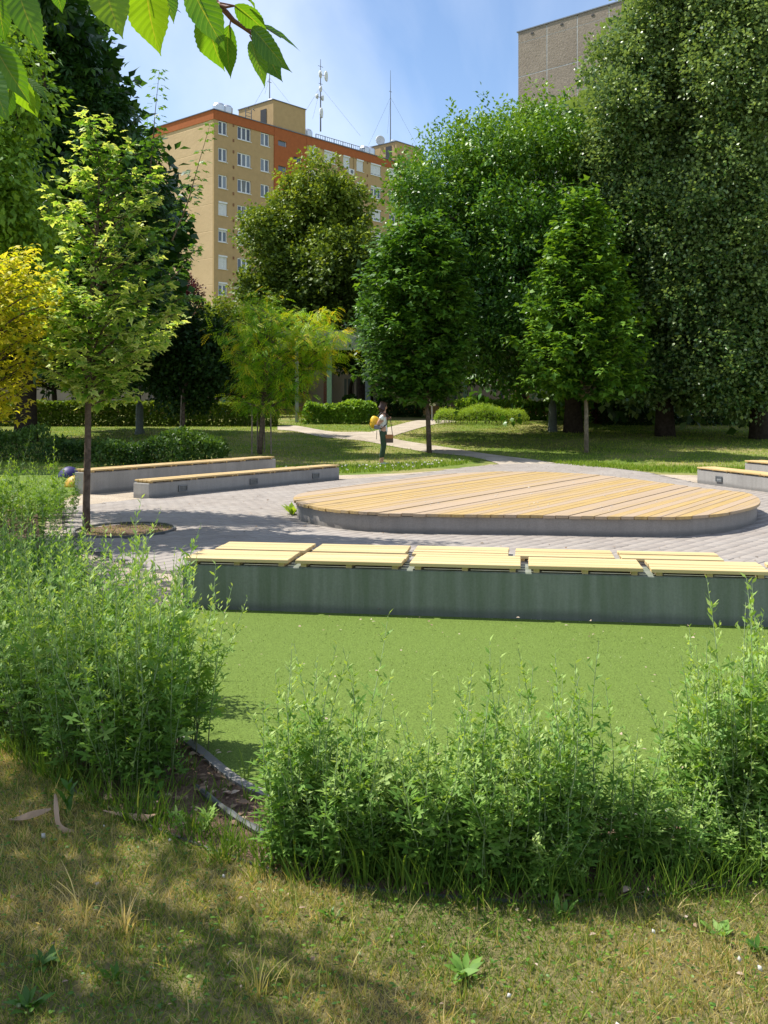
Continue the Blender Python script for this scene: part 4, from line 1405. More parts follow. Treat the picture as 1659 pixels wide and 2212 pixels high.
# centre linden
lind = px_lobes(60, [(690, 440, 62, 85), (640, 480, 70, 75, 1), (745, 480, 55, 80), (590, 520, 62, 70, -1), (620, 610, 92, 80, -1), (710, 590, 92, 110, -2), (560, 640, 50, 52, -2), (770, 640, 48, 85), (660, 690, 90, 55, -2), (755, 560, 50, 70)])
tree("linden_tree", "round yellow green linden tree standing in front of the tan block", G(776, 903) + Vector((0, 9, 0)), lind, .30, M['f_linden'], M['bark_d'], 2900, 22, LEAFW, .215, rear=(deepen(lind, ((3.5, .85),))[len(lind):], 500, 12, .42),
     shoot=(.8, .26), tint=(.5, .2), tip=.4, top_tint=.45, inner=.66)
# silver lindens at the right
sl1 = px_lobes(35, [(1455, -40, 80, 110), (1420, 70, 65, 90), (1360, 150, 88, 80), (1335, 240, 72, 60, -1), (1340, 330, 70, 60), (1450, 200, 120, 120), (1400, 330, 105, 100), (1500, 330, 110, 120, 1), (1390, 470, 90, 100), (1490, 480, 120, 110, -1), (1440, 620, 100, 100), (1520, 640, 110, 100, -1), (1430, 740, 90, 80, 1), (1400, 820, 90, 48), (1500, 830, 90, 46, 1)])
sl1_r = deepen(sl1, ((3.0, .95), (5.5, .75)))[len(sl1):]
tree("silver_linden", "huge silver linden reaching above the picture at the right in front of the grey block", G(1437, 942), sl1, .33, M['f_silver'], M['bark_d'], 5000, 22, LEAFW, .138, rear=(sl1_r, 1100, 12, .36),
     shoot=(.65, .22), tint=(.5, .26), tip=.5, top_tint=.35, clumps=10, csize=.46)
sl2 = px_lobes(33, [(1570, -30, 110, 130, 1), (1660, 60, 120, 130), (1570, 130, 110, 110), (1640, 260, 110, 120), (1570, 380, 100, 110), (1660, 450, 110, 120), (1600, 560, 110, 110), (1680, 640, 110, 110), (1590, 730, 120, 90), (1690, 780, 90, 70), (1590, 835, 100, 45), (1680, 850, 80, 40)])
sl2_r = deepen(sl2, ((3.0, .95), (5.0, .75)))[len(sl2):]
tree("silver_linden", "rightmost silver linden whose crown is cut off by the right edge", G(1640, 948), sl2, .30, M['f_silver'], M['bark_d'], 4200, 22, LEAFW, .132, rear=(sl2_r, 1000, 12, .36),
     shoot=(.65, .22), tint=(.55, .28), tip=.5, top_tint=.35, clumps=10, csize=.46)
# shade trees behind, right
for (u, v, lab, bark, lob) in ((1520, 898, "pale trunked tree in deep shade before the garage door", M['bark_p'], [(1500, 740, 110, 60), (1420, 790, 70, 40), (1560, 700, 80, 80)]),
                               (1583, 905, "dark straight tree in deep shade near the right edge", M['bark_d'], [(1600, 760, 100, 60), (1660, 800, 80, 40), (1350, 800, 60, 45)])):
    p = G(u, v)
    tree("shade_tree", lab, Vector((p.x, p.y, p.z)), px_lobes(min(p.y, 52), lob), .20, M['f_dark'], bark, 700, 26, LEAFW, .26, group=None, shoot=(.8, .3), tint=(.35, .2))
for (u, y, lob, lab) in ((960, 53, [(900, 640, 120, 90), (1000, 560, 110, 110), (960, 760, 120, 70)], "dark crown filling the gap behind the left part of the ash"),
                         (1130, 47.5, [(1130, 620, 120, 100), (1250, 640, 110, 100), (1180, 740, 130, 70)], "dark crown filling the gap behind the middle of the ash"),
                         (1380, 47, [(1350, 560, 90, 120), (1440, 640, 110, 110), (1380, 740, 90, 60)], "dark crown in the gap between the ash and the silver linden")):
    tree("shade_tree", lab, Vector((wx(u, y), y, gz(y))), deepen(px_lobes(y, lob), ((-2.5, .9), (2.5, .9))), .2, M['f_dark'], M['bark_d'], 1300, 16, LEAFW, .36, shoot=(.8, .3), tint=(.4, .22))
# young trees on the lawn
p_ = G(928, 978); ya = p_.y
young_tree("young_maple", "young dark green maple right of the woman with a straight brown trunk", p_, ya,
    [p_ - Vector((0, 0, .1)), A(925, 900, ya), A(922, 850, ya), A(912, 700, ya), A(908, 560, ya), A(907, 480, ya)], [.085, .07, .062, .045, .025, .01], M['bark'],
    [(([(872, 880, 960), (850, 815, 985), (800, 785, 1000), (740, 775, 1012), (680, 780, 1010), (620, 790, 1002), (560, 812, 985), (510, 842, 962), (475, 878, 935)], 912, 150, 11, 8, .21, MAPLE_S), dict(r_limb=.03, twl=(.3, .6), tint=(.32, .17), edge_tint=.22))], M['f_maple'])
p_ = G(1267, 978); yb = p_.y
young_tree("young_maple", "young bright green maple with a thin pale trunk before the big ash", p_, yb,
    [p_ - Vector((0, 0, .1)), A(1267, 900, yb), A(1266, 850, yb), A(1265, 700, yb), A(1262, 540, yb), A(1262, 430, yb)], [.075, .065, .058, .042, .022, .008], M['bark_p'],
    [(([(858, 1180, 1350), (830, 1125, 1385), (770, 1122, 1400), (710, 1135, 1395), (650, 1165, 1375), (600, 1182, 1345), (560, 1190, 1320), (500, 1215, 1300), (450, 1240, 1280), (418, 1255, 1268)], 1264, 170, 11, 8, .21, MAPLE_S), dict(r_limb=.03, twl=(.3, .6), tint=(.46, .18), edge_tint=.3))], M['f_maple'])
# honey locust with stakes
pb = G(561, 981); yl = pb.y
lt_ = young_tree("honey_locust", "low wide honey locust with golden green feathery leaves tied to stakes", pb, yl,
    [pb - Vector((0, 0, .1)), A(566, 920, yl), A(570, 860, yl), A(580, 800, yl), A(590, 740, yl), A(560, 690, yl), A(545, 660, yl)], [.08, .07, .06, .045, .03, .018, .008], M['bark'],
    [(([(890, 520, 640), (850, 515, 660), (810, 500, 690), (770, 485, 700), (730, 480, 660), (690, 500, 640), (665, 520, 590), (645, 535, 560)], 575, 60, 8, 6, .29, PINN), dict(r_limb=.035, twl=(.25, .6), tint=(.58, .18), hang=.35, edge_tint=.35, rise=.5)),
     (([(800, 640, 700), (770, 630, 745), (735, 620, 752), (700, 630, 735), (675, 650, 700)], 668, 36, 8, 6, .29, PINN), dict(r_limb=.03, twl=(.25, .55), tint=(.66, .18), hang=.35, edge_tint=.35, rise=.35))], M['f_locust'])
mbt = MB().tube([A(585, 790, yl), A(620, 760, yl), A(660, 745, yl)], [.035, .028, .02], 7)
mbt.build("limb", M['bark'], lt_)
for dx, dy in ((-.22, -.1), (.12, .25), (.36, -.05), (-.1, .3)):
    MB().tube([pb + Vector((dx, dy, -.1)), pb + Vector((dx * .95, dy * .95, 1.45))], .026, 6).build("stake", M['bark_p'], lt_)
# dark redbud, plum, small pale tree
tree("redbud_tree", "small dark green round leaved tree before the left hedge beside the locust", G(396, 947), px_lobes(36, [(410, 730, 70, 55), (360, 800, 45, 60), (440, 790, 65, 60), (400, 845, 60, 40), (470, 740, 40, 40), (350, 740, 42, 42)]), .085, M['f_dark'], M['bark'], 620, 26, LEAFW, .15,
     shoot=(.4, .2), tint=(.55, .2), up=.2, inner=.4)
MB().tube([G(389, 949), G(389, 949) + Vector((.06, 0, 1.6))], .025, 6).build("stake", M['bark_p'], bpy.data.objects["redbud_tree"])
tree("purple_plum", "purple leaved plum tree top showing before the tan side wall", Vector((wx(385, 46), 46, .8)), px_lobes(46, [(388, 660, 40, 34), (408, 632, 18, 26), (372, 630, 14, 28), (428, 655, 18, 18), (380, 700, 44, 34)]), .08, M['f_plum'], M['bark_d'], 260, 22, LEAF2, .13, shoot=(.5, .08), tint=(.4, .3), up=1.0)
tree("light_tree", "pale yellow green small tree between the plum and the linden", Vector((wx(470, 52), 52, .96)), px_lobes(52, [(470, 690, 50, 34), (430, 720, 45, 40), (510, 740, 50, 60), (560, 720, 50, 40)]), .1, M['f_linden'], M['bark_d'], 520, 22, LEAF2, .2, shoot=(.6, .18), tint=(.68, .2), up=.8)
# dark belt of trees behind the left hedge
for (u, lob, lab) in ((120, [(60, 700, 120, 90), (150, 780, 90, 60), (20, 800, 100, 50), (110, 600, 90, 80)], "dark tree mass behind the left hedge under the chestnut"),
                      (300, [(260, 740, 80, 70), (340, 780, 70, 60), (310, 690, 70, 60), (240, 800, 60, 40)], "dark tree behind the hedge right of the sapling trunk"),
                      (505, [(470, 790, 70, 50), (540, 820, 60, 40), (590, 800, 60, 60), (500, 760, 60, 40)], "dark tree in shade behind the honey locust")):
    tree("shade_tree", lab, Vector((wx(u, 52), 52, .96)), px_lobes(52, lob), .16, M['f_dark'], M['bark_d'], 700, 22, LEAFW, .27, shoot=(.8, .3), tint=(.4, .22))
for (u, y, lab) in ((757, 54, "dark slim trunk between the pergola columns, left one"), (800, 53, "dark forked trunk right beside the blue pergola column")):
    tree("shade_tree", lab, Vector((wx(u, y), y, .96)), px_lobes(y, [(u - 10, 775, 45, 28), (u + 25, 760, 40, 26)]), .2, M['f_dark'], M['bark_d'], 160, 20, LEAFW, .22, shoot=(.5, .3), tint=(.4, .2))

# horse chestnut at the upper left
ch = px_lobes(33, [(60, -30, 100, 110), (110, 90, 88, 95), (150, 190, 72, 70), (80, 260, 110, 120), (190, 250, 66, 52), (170, 350, 110, 90), (270, 340, 62, 44), (240, 440, 110, 100), (285, 470, 50, 90), (110, 460, 120, 120, 1), (290, 600, 52, 66), (220, 600, 90, 90, 1), (120, 640, 120, 100, 1), (40, 560, 110, 140, 1), (290, 700, 44, 46), (180, 740, 100, 50, 1)])
ch += [l for l in deepen(ch, ((-3.8, .8),))[len(ch):] if l[0] < -10.5]
ch_r = deepen(ch, ((3.0, .9), (6.0, .8)))[len(ch):] + [(-14.2, 27.5, 6.5, 2.6, 3.0, 2.6), (-12.8, 29.5, 4.5, 2.2, 2.4, 1.4)] + [(-17.5, 34, 8, 3.2, 3.5, 3.0), (-19, 36, 5, 3, 3, 2.5), (-16.5, 32, 4.2, 2.6, 2.6, 1.6)]
tree("chestnut_tree", "tall dark horse chestnut at the upper left against the sky", Vector((-12.6, 34, .32)), ch, .36, M['f_chestnut'], M['bark_d'], 2900, 7, PALM, .40, rear=(ch_r, 2300, 12, .42),
     shoot=(.5, .26), tint=(.45, .22), tip=.2, up=.1, hang=.45, inner=.5)
# bushy cherry like tree at left edge, middle height
lf = px_lobes(15, [(-20, 330, 70, 70), (40, 470, 85, 60), (-30, 420, 80, 90), (70, 540, 60, 45), (10, 130, 60, 70), (50, 230, 38, 40), (20, 600, 60, 50)])
tree("hackberry_tree", "fresh green tree with pointed leaves reaching in at the left edge", Vector((-7.6, 15.5, 0)), lf, .16, M['f_maple'], M['bark'], 560, 15, LEAF2, .135, shoot=(.4, .2), tint=(.9, .25), up=.1, hang=.7, inner=.4)
# golden maple
yg = 11.9
bg = Vector((wx(-60, yg), yg, 0))
young_tree("golden_maple", "golden yellow leaved maple cut by the left edge", bg, yg,
    [bg - Vector((0, 0, .1)), bg + Vector((0, 0, 1.0)), A(-55, 850, yg), A(-50, 740, yg), A(-30, 620, yg), A(-20, 560, yg)], [.07, .06, .05, .04, .02, .01], M['bark'],
    [(([(915, -110, 40), (880, -130, 62), (830, -140, 60), (780, -150, 100), (730, -150, 118), (680, -150, 128), (640, -140, 118), (600, -110, 130), (570, -90, 100), (545, -60, 60)], -40, 120, 10, 7, .085, MAPLE_S), dict(r_limb=.02, twl=(.16, .32), tint=(.42, .2), edge_tint=.35, hang=.5))], M['f_gold'])

# variegated maple sapling in the plaza
YM = 12.4
vb = P(187, 1152)
vt_ = thing("maple_sapling", "variegated maple sapling with cream edged leaves in a ring pit on the plaza", "tree", vb)
mb = MB()
tr = [vb + Vector((0, 0, -.1)), vb + Vector((.0, 0, .4)), vb + Vector((.02, 0, 1.2)), A(191, 850, YM), A(193, 760, YM), A(200, 620, YM), A(212, 480, YM), A(215, 350, YM), A(205, 290, YM)]
mb.tube(tr, [.052, .046, .042, .039, .034, .026, .017, .010, .004], 12)
T1 = [(868, 150, 300), (845, 120, 330), (800, 95, 345), (760, 88, 370), (715, 92, 405), (670, 110, 395), (630, 120, 350)]
T2 = [(640, 130, 330), (600, 130, 345), (550, 125, 365), (500, 118, 380), (450, 125, 385), (400, 135, 360), (360, 150, 300), (320, 150, 250), (285, 150, 225), (255, 160, 190)]
V1 = branched(mb, vb, YM, T1, 196, 44, 8, 7, .125, MAPLEV, r_limb=.018, twl=(.16, .30), tint=(.30, .14), edge_tint=.30, hang=.25)
V2 = branched(mb, vb, YM, T2, 208, 44, 7, 6, .108, MAPLEV, r_limb=.015, twl=(.14, .28), tint=(.32, .16), edge_tint=.40, hang=.25)
T3 = [(720, 150, 330), (660, 150, 340), (600, 160, 350), (540, 190, 370), (480, 200, 400), (420, 230, 390), (360, 240, 360), (310, 260, 345)]
Vg = branched(mb, vb, YM, T3, 225, 44, 7, 6, .112, MAPLE, r_limb=.015, twl=(.14, .28), tint=(.42, .20), edge_tint=.3, hang=.3)
sp_l = []
for s_ in (((318, 420), (330, 320), (335, 250), (345, 152)), ((372, 520), (405, 440), (425, 370), (455, 266)), ((300, 640), (360, 610), (400, 570), (425, 530)), ((330, 700), (370, 660), (400, 640), (432, 645))):
    q = smooth_line([tuple(A(u, v, YM + .2)) for u, v in s_], 5)
    mb.tube(q, [.012 * (1 - .85 * i / (len(q) - 1)) for i in range(len(q))], 5)
    for i, c in enumerate(q[2:]):
        for k in range(6):
            a = k * 1.05 + i * .6 + random.uniform(-.3, .3)
            ln = .17 * (1 - .65 * i / len(q))
            o_ = Vector((math.cos(a), math.sin(a) * .8, random.uniform(-.1, .25)))
            sp_l.append((c + o_ * ln * random.uniform(.4, 1), o_ - Vector((0, 0, .35)), .115 * (1 - .45 * i / len(q)), .35 + .3 * i / len(q) + random.gauss(0, .12)))
mb.build("trunk", M['bark'], vt_, smooth=True)
P3 = np.array([tuple(a[0]) for a in sp_l]); D3 = unit(np.array([tuple(a[1]) for a in sp_l]))
V3 = scatter(MAPLE, P3, frames(D3, unit(np.array([0, 0, 1.]) + RNG.normal(size=P3.shape) * .35)), np.array([a[2] for a in sp_l]), np.array([a[3] for a in sp_l]))
V, Fc, T = merge([V1, V2]); link("crown", np_mesh("crown", V, Fc, M['f_var'], T), vt_)
V, Fc, T = merge([Vg, V3]); o = link("green_shoots", np_mesh("green_shoots", V, Fc, M['f_maple'], T), vt_); o["label"] = "plain green leaves inside and on the tall shoots"

# ------------------------------------------------------------------ hedges and shrubs
def hedge(name, label, x0, x1, y, dep, z0, z1, m, n, size=.09, tint=(.5, .25), wob=.04, cat="hedge", group=None, yfun=None, tmpl=LEAFW, rnd=.0):
    t = thing(name, label, cat, ((x0 + x1) / 2, y + dep / 2, z0), group)
    # twiggy core
    k = max(3, int((x1 - x0) / .35))
    mb = MB()
    for i in range(k):
        x = x0 + (i + .5) * (x1 - x0) / k
        for _ in range(3):
            q = Vector((x + random.uniform(-.1, .1), y + dep * random.uniform(.2, .8), z0 - .05))
            mb.tube([q, q + Vector((random.uniform(-.2, .2), random.uniform(-.15, .15), (z1 - z0) * .8))], [.02, .008], 4)
    mb.build("stems", M['bark_d'], t)
    u = RNG.random((n, 3))
    face = RNG.random(n)
    at_ = dep / (dep + (z1 - z0))
    P0 = np.empty((n, 3)); Dn = np.zeros((n, 3))
    top = face < at_
    frn = (face >= at_) & (face < at_ + (1 - at_) * .75)
    bak = ~(top | frn)
    P0[:, 0] = x0 + u[:, 0] * (x1 - x0); P0[:, 1] = y + u[:, 1] * dep; P0[:, 2] = z0 + u[:, 2] * (z1 - z0)
    th = np.abs(RNG.normal(size=n)) * .12
    bmp = wob * (np.sin(P0[:, 0] * 3.1) + np.sin(P0[:, 0] * 1.3 + 2) + RNG.normal(size=n) * .5)
    P0[top, 2] = (z1 + bmp - th)[top]; Dn[top, 2] = 1
    P0[frn, 1] = (y + th - bmp)[frn]; Dn[frn, 1] = -1
    P0[bak, 1] = (y + dep - th)[bak]; Dn[bak, 1] = 1
    if rnd:
        e = np.clip((np.abs((P0[:, 0] - (x0 + x1) / 2) / ((x1 - x0) / 2)) - (1 - rnd)) / rnd, 0, 1)
        P0[:, 2] = z0 + (P0[:, 2] - z0) * np.sqrt(1 - .85 * e ** 2)
    if yfun is not None:
        P0[:, 2] += yfun(P0[:, 1])
    tip = unit(Dn * .5 + RNG.normal(size=(n, 3)) * .6 + np.array([0, 0, .35]))
    nr = unit(Dn + np.array([0, 0, .5]) + RNG.normal(size=(n, 3)) * .6)
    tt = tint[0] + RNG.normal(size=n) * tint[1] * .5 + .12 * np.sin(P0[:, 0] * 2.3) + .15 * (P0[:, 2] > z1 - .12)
    V, Fc, T = scatter(tmpl, P0, frames(tip, nr), size * (.6 + .8 * RNG.random(n)), tt)
    link("foliage", np_mesh("foliage", V, Fc, m, T), t)
    return t
YH = 42.4
hedge("clipped_hedge", "long clipped green hedge across the left behind the lawn", wx(-60, YH), wx(600, YH), YH, 1.1, .65, 1.68, M['f_hedge'], 26000, .11, (.5, .25))
hedge("shrub_row", "row of bright green loose shrubs below the pergola left of the woman", wx(655, 44), wx(815, 44), 44, 1.2, .75, 1.62, M['f_bright'], 6500, .12, (.65, .25), .10, "shrub", rnd=.12)
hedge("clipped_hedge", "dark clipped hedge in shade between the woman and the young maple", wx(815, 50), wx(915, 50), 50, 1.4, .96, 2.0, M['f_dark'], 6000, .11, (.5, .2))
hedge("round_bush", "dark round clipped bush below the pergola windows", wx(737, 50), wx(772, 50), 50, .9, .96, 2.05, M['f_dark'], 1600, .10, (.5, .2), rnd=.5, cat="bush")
hedge("flowering_shrub", "broad mound of yellow green shrub right of the info sign", wx(940, 44), wx(1140, 44), 43.4, 2.0, .70, 1.40, M['f_bright'], 12000, .085, (.85, .2), .10, "shrub", tmpl=LANCE, rnd=.25)
hedge("shrub_row", "sunlit hedge behind the lamp post and brick wall", wx(985, 47), wx(1300, 47), 47, 1.3, .84, 1.78, M['f_bright'], 11000, .12, (.6, .25), .08, "shrub")
hedge("shrub_row", "sunlit pale green hedge between the ash trunk and the white doors", wx(1300, 52), wx(1398, 52), 52, 1.5, .96, 2.1, M['f_hedge'], 5000, .13, (.85, .2), .06, "shrub")
hedge("shrub_row", "yellow green sunlit hedge at the far right beyond the shade", wx(1530, 54), wx(1720, 54), 54, 1.5, .96, 1.75, M['f_hedge'], 6000, .13, (.9, .2), .06, "shrub")
hedge("shade_shrubs", "dark shrub belt in the deep shade under the silver lindens", wx(1300, 43), wx(1760, 43), 43, 2.2, .66, 1.55, M['f_dark'], 12000, .13, (.4, .25), .12, "shrub")
hedge("red_bush", "small dark reddish round bush beside the ash trunk", wx(1286, 44), wx(1316, 44), 44, .7, .7, 1.75, M['f_plum'], 1100, .09, (.3, .2), cat="bush", rnd=.6)
for i, (u0, u1, y, h, lab) in enumerate(((205, 300, 25.2, .62, "dark low shrub behind the left end of the tall left bench"), (300, 400, 25.8, .7, "dark low shrub in shade behind the middle of the left benches"),
                                   (395, 480, 26.2, .62, "dark low shrub in shade left of the locust stakes"), (90, 205, 26.5, .6, "dark low shrub right of the yellow maple in shade"), (-60, 90, 27, .8, "dark low shrubs in shade at the far left edge"))):
    hedge("low_shrub", lab, wx(u0, y), wx(u1, y), y, 1.3, 0, h, M['f_dark'], 2600, .10, (.75, .25), .10, "shrub", "dark shrubs behind the left benches", rnd=.3, tmpl=LEAF2)

# ------------------------------------------------------------------ wormwood shrubs of the foreground
def stem_template(kind):
    "one stem of unit height: leaves and stalk triangles"
    rs_ = np.random.default_rng(kind)
    n = 36
    lean = rs_.normal(size=2) * .06
    pts = []
    zz = np.linspace(0, 1, n)
    cx_ = lean[0] * zz ** 1.6 + .012 * np.sin(zz * 7 + kind); cy_ = lean[1] * zz ** 1.6 + .012 * np.cos(zz * 6 + kind * 2)
    ax = np.stack([cx_, cy_, zz], 1)
    leaves, lobed = [], []
    for i in range(3, n):
        z = zz[i]
        a = i * 2.4 + rs_.normal() * .3
        d = np.array([math.cos(a), math.sin(a), 0])
        if z > .93 and kind % 3 == 0:
            leaves.append((ax[i], unit(d * .5 + [0, 0, .8]), .018, .75)); continue
        sz = (.064 + .045 * math.sin(min(1, z * 1.25) * math.pi)) * (1 - .40 * z)
        up = .35 + .75 * z + rs_.normal() * .2
        (lobed if z < .72 else leaves).append((ax[i], unit(d + [0, 0, up]), sz * (1.25 if z < .72 else 1.0), .30 + .45 * z))
        if rs_.random() < .55 and z < .9:
            L_ = (.06 + .14 * rs_.random()) * (1.15 - z)
            dd = unit(d * .75 + np.array([0, 0, .9]))
            for q in range(4):
                tt = (q + 1) / 4
                b_ = ax[i] + dd * L_ * tt
                a2 = rs_.random() * 6.28
                leaves.append((b_, unit(np.array([math.cos(a2), math.sin(a2), .9 + rs_.random()])), .041 * (1.1 - .4 * tt), .42 + .35 * z + .15 * tt))
    def pack(lst, tm):
        p = np.array([l[0] for l in lst]); tp_ = np.array([l[1] for l in lst]); s = np.array([l[2] for l in lst]); t = np.array([l[3] for l in lst])
        nr = unit(np.array([0, 0, 1.0]) + rs_.normal(size=p.shape) * .5)
        return scatter(tm, p, frames(tp_, nr), s * (.8 + .4 * rs_.random(len(p))), t + rs_.normal(size=len(p)) * .12)
    Lf = merge([pack(leaves, LANCE_F), pack(lobed, LOBED)])
    # stalk: 3 sided tube
    m = 9
    id_ = np.linspace(0, n - 1, m).astype(int)
    V, Fc, T = [], [], []
    for j, i in enumerate(id_):
        r = .0040 * (1 - .7 * zz[i])
        for k in range(3):
            a = 2.1 * k
            V.append(ax[i] + np.array([math.cos(a) * r, math.sin(a) * r, 0])); T.append(.15 + .85 * min(1, zz[i] * 1.6))
    for j in range(m - 1):
        for k in range(3):
            a, b_ = j * 3 + k, j * 3 + (k + 1) % 3
            Fc += [(a, b_, b_ + 3), (a, b_ + 3, a + 3)]
    return Lf, (np.array(V), np.array(Fc), np.array(T))
LANCE_F = T_([(0, 0, 0), (-.15, .42, .05), (.15, .42, .05), (0, 1, -.05)], [(0, 2, 1), (1, 2, 3)])
STEMS = [stem_template(k) for k in range(9)]
def wormwood(label, cxy, r, h, n, m=None, hv=.22, tall=(), tint=0.0, group="wormwood shrubs in the foreground bed"):
    base = Vector((cxy[0], cxy[1], .01))
    t = thing("wormwood_shrub", label, "shrub", base, group)
    Lp, Sp = [], []
    a = RNG.random(n) * 6.283; rr = np.sqrt(RNG.random(n)) * r
    hs = h * (.84 + RNG.normal(size=n) * hv).clip(.3, 1.35)
    items = [(base.x + rr[i] * math.cos(a[i]), base.y + rr[i] * math.sin(a[i]) * .9, hs[i], rr[i] / r, a[i]) for i in range(n)]
    for (dx, hh) in tall:
        items.append((base.x + dx, base.y + RNG.normal() * .04, hh, .3, RNG.random() * 6))
    for (x, y, hh, q, an) in items:
        (LV, LF, LT), (SV, SF, ST_) = STEMS[RNG.integers(len(STEMS))]
        ln = q * .17 + RNG.normal() * .05
        z = Vector((math.cos(an) * ln, math.sin(an) * ln, 1)).normalized()
        R = (Vector((0, 0, 1)).rotation_difference(z).to_matrix() @ Matrix.Rotation(RNG.random() * 6.28, 3, 'Z'))
        R = np.array(R)
        Rs = R * np.array([1, 1, 1])
        # leaves keep their real size: scale along the stem with the height, across a little less
        sxy = .55 + .45 * hh
        S = np.array([sxy, sxy, hh])
        o_ = np.array([x, y, 0])
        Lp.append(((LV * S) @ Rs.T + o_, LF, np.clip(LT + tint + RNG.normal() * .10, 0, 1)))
        Sp.append(((SV * S) @ Rs.T + o_, SF, ST_))
    V, Fc, T = merge(Lp); link("foliage", np_mesh("foliage", V, Fc, m or M['f_worm'], T), t)
    V, Fc, T = merge(Sp); link("stems", np_mesh("stems", V, Fc, M['s_worm'], T), t)["kind"] = "stuff"
    return t

def ww(label, u, v, r, h, n, **k):
    p = P(u, v)
    return wormwood(label, (p.x, p.y), r, h, n, **k)
ww("dense shrub at the left end of the middle group above the stick", 655, 1860, .11, .54, 34, tall=((-.02, .80), (.06, .74)))
ww("shrub with the two tallest thin tips left of the turf dip", 735, 1868, .12, .62, 34, tall=((.02, .88), (-.08, .76), (.09, .80)))
ww("low shrub in the middle dip behind the long grass blades", 835, 1880, .10, .38, 22, tall=((.05, .55),))
ww("second shrub right of the dip, beside the grass blades", 935, 1880, .12, .50, 28, tall=((.0, .68), (.09, .62)))
ww("full shrub at the centre of the bed with brown stems", 1040, 1895, .14, .60, 36, tall=((.05, .74), (-.08, .70)))
ww("shrub with a dry brown leaf caught near its top", 1145, 1905, .13, .58, 34, tall=((.10, .70), (.02, .70)))
ww("tall thin stemmed shrub between the centre one and the gap", 1240, 1860, .11, .56, 26, tall=((-.06, .80), (.05, .82), (.14, .68)))
ww("low shrub with gap of turf above it, right of centre", 1350, 1870, .10, .32, 20, tall=((.03, .50),))
ww("low bushy shrub before the right hand tall group", 1440, 1870, .11, .38, 24, tall=((-.05, .54),))
ww("tall shrub with the highest seed spike at the right", 1540, 1815, .13, .62, 34, tall=((.03, .96), (-.06, .74), (.12, .90)))
ww("dense shrub cut by the right edge of the picture", 1650, 1815, .17, .70, 44, tall=((-.08, .90), (.03, .80)))
ww("rear shrub at the centre on the turf side of the bed", 1010, 1790, .12, .48, 20)
ww("rear shrub behind the tall seed spike at the right", 1590, 1740, .14, .60, 26)
ww("front shrub leaning over the steel edging right of centre", 1200, 1920, .09, .24, 16)
ww("small leafy shrub over the mulch near the right edging", 1600, 1885, .10, .24, 16)
ww("outermost shrub beyond the right edge of the turf gap", 1770, 1780, .22, .72, 44)
# left group
ww("front shrub of the left group with silvery stems over the litter", 300, 1700, .15, .82, 44, tall=((.08, .96), (-.05, .92)))
ww("left group shrub leaning over the end of the turf", 370, 1625, .14, .76, 34, tall=((.12, .90), (.18, .78), (-.02, .9)))
ww("left group shrub above the mulch gap", 205, 1665, .15, .80, 40, tall=((.05, .93),))
ww("left group shrub at the meadow side near the edge", 110, 1610, .18, .78, 42, tall=((.02, .92),))
ww("left group shrub cut by the left edge of the picture", 0, 1560, .22, .80, 44)
ww("rear shrub of the left group before the bench end", 290, 1530, .18, .82, 38, tall=((.10, 1.02), (.02, .96)))
ww("rear shrub of the left group before the tree pit", 180, 1480, .22, .84, 40, tall=((.1, 1.0),))
ww("shaded shrub of the left group further back", 60, 1430, .28, .84, 42)
ww("shaded shrub at the left edge behind the group", -50, 1380, .32, .86, 40)
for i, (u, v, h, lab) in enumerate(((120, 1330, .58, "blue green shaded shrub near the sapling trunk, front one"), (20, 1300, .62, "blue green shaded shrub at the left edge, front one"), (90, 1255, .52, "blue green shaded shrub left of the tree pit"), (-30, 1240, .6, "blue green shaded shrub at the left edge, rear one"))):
    ww(lab, u, v, .42, h, 36, tint=-.30, group="shaded shrubs at the left edge")  # lowered leaf tint paints the shade of this corner into the shrubs
hm = []
for (u, v, r, h, lab) in ((45, 1140, .62, .88, "sunlit fresh green shrub before the playground turf at the left"), (-60, 1150, .6, 1.0, "sunlit fresh green shrub cut by the left edge"), (110, 1120, .35, .62, "small sunlit fresh green shrub beside the gravel")):
    ww(lab, u, v, r, h, 46, m=M['f_bright'], tint=.05, group="sunlit shrubs before the playground turf")

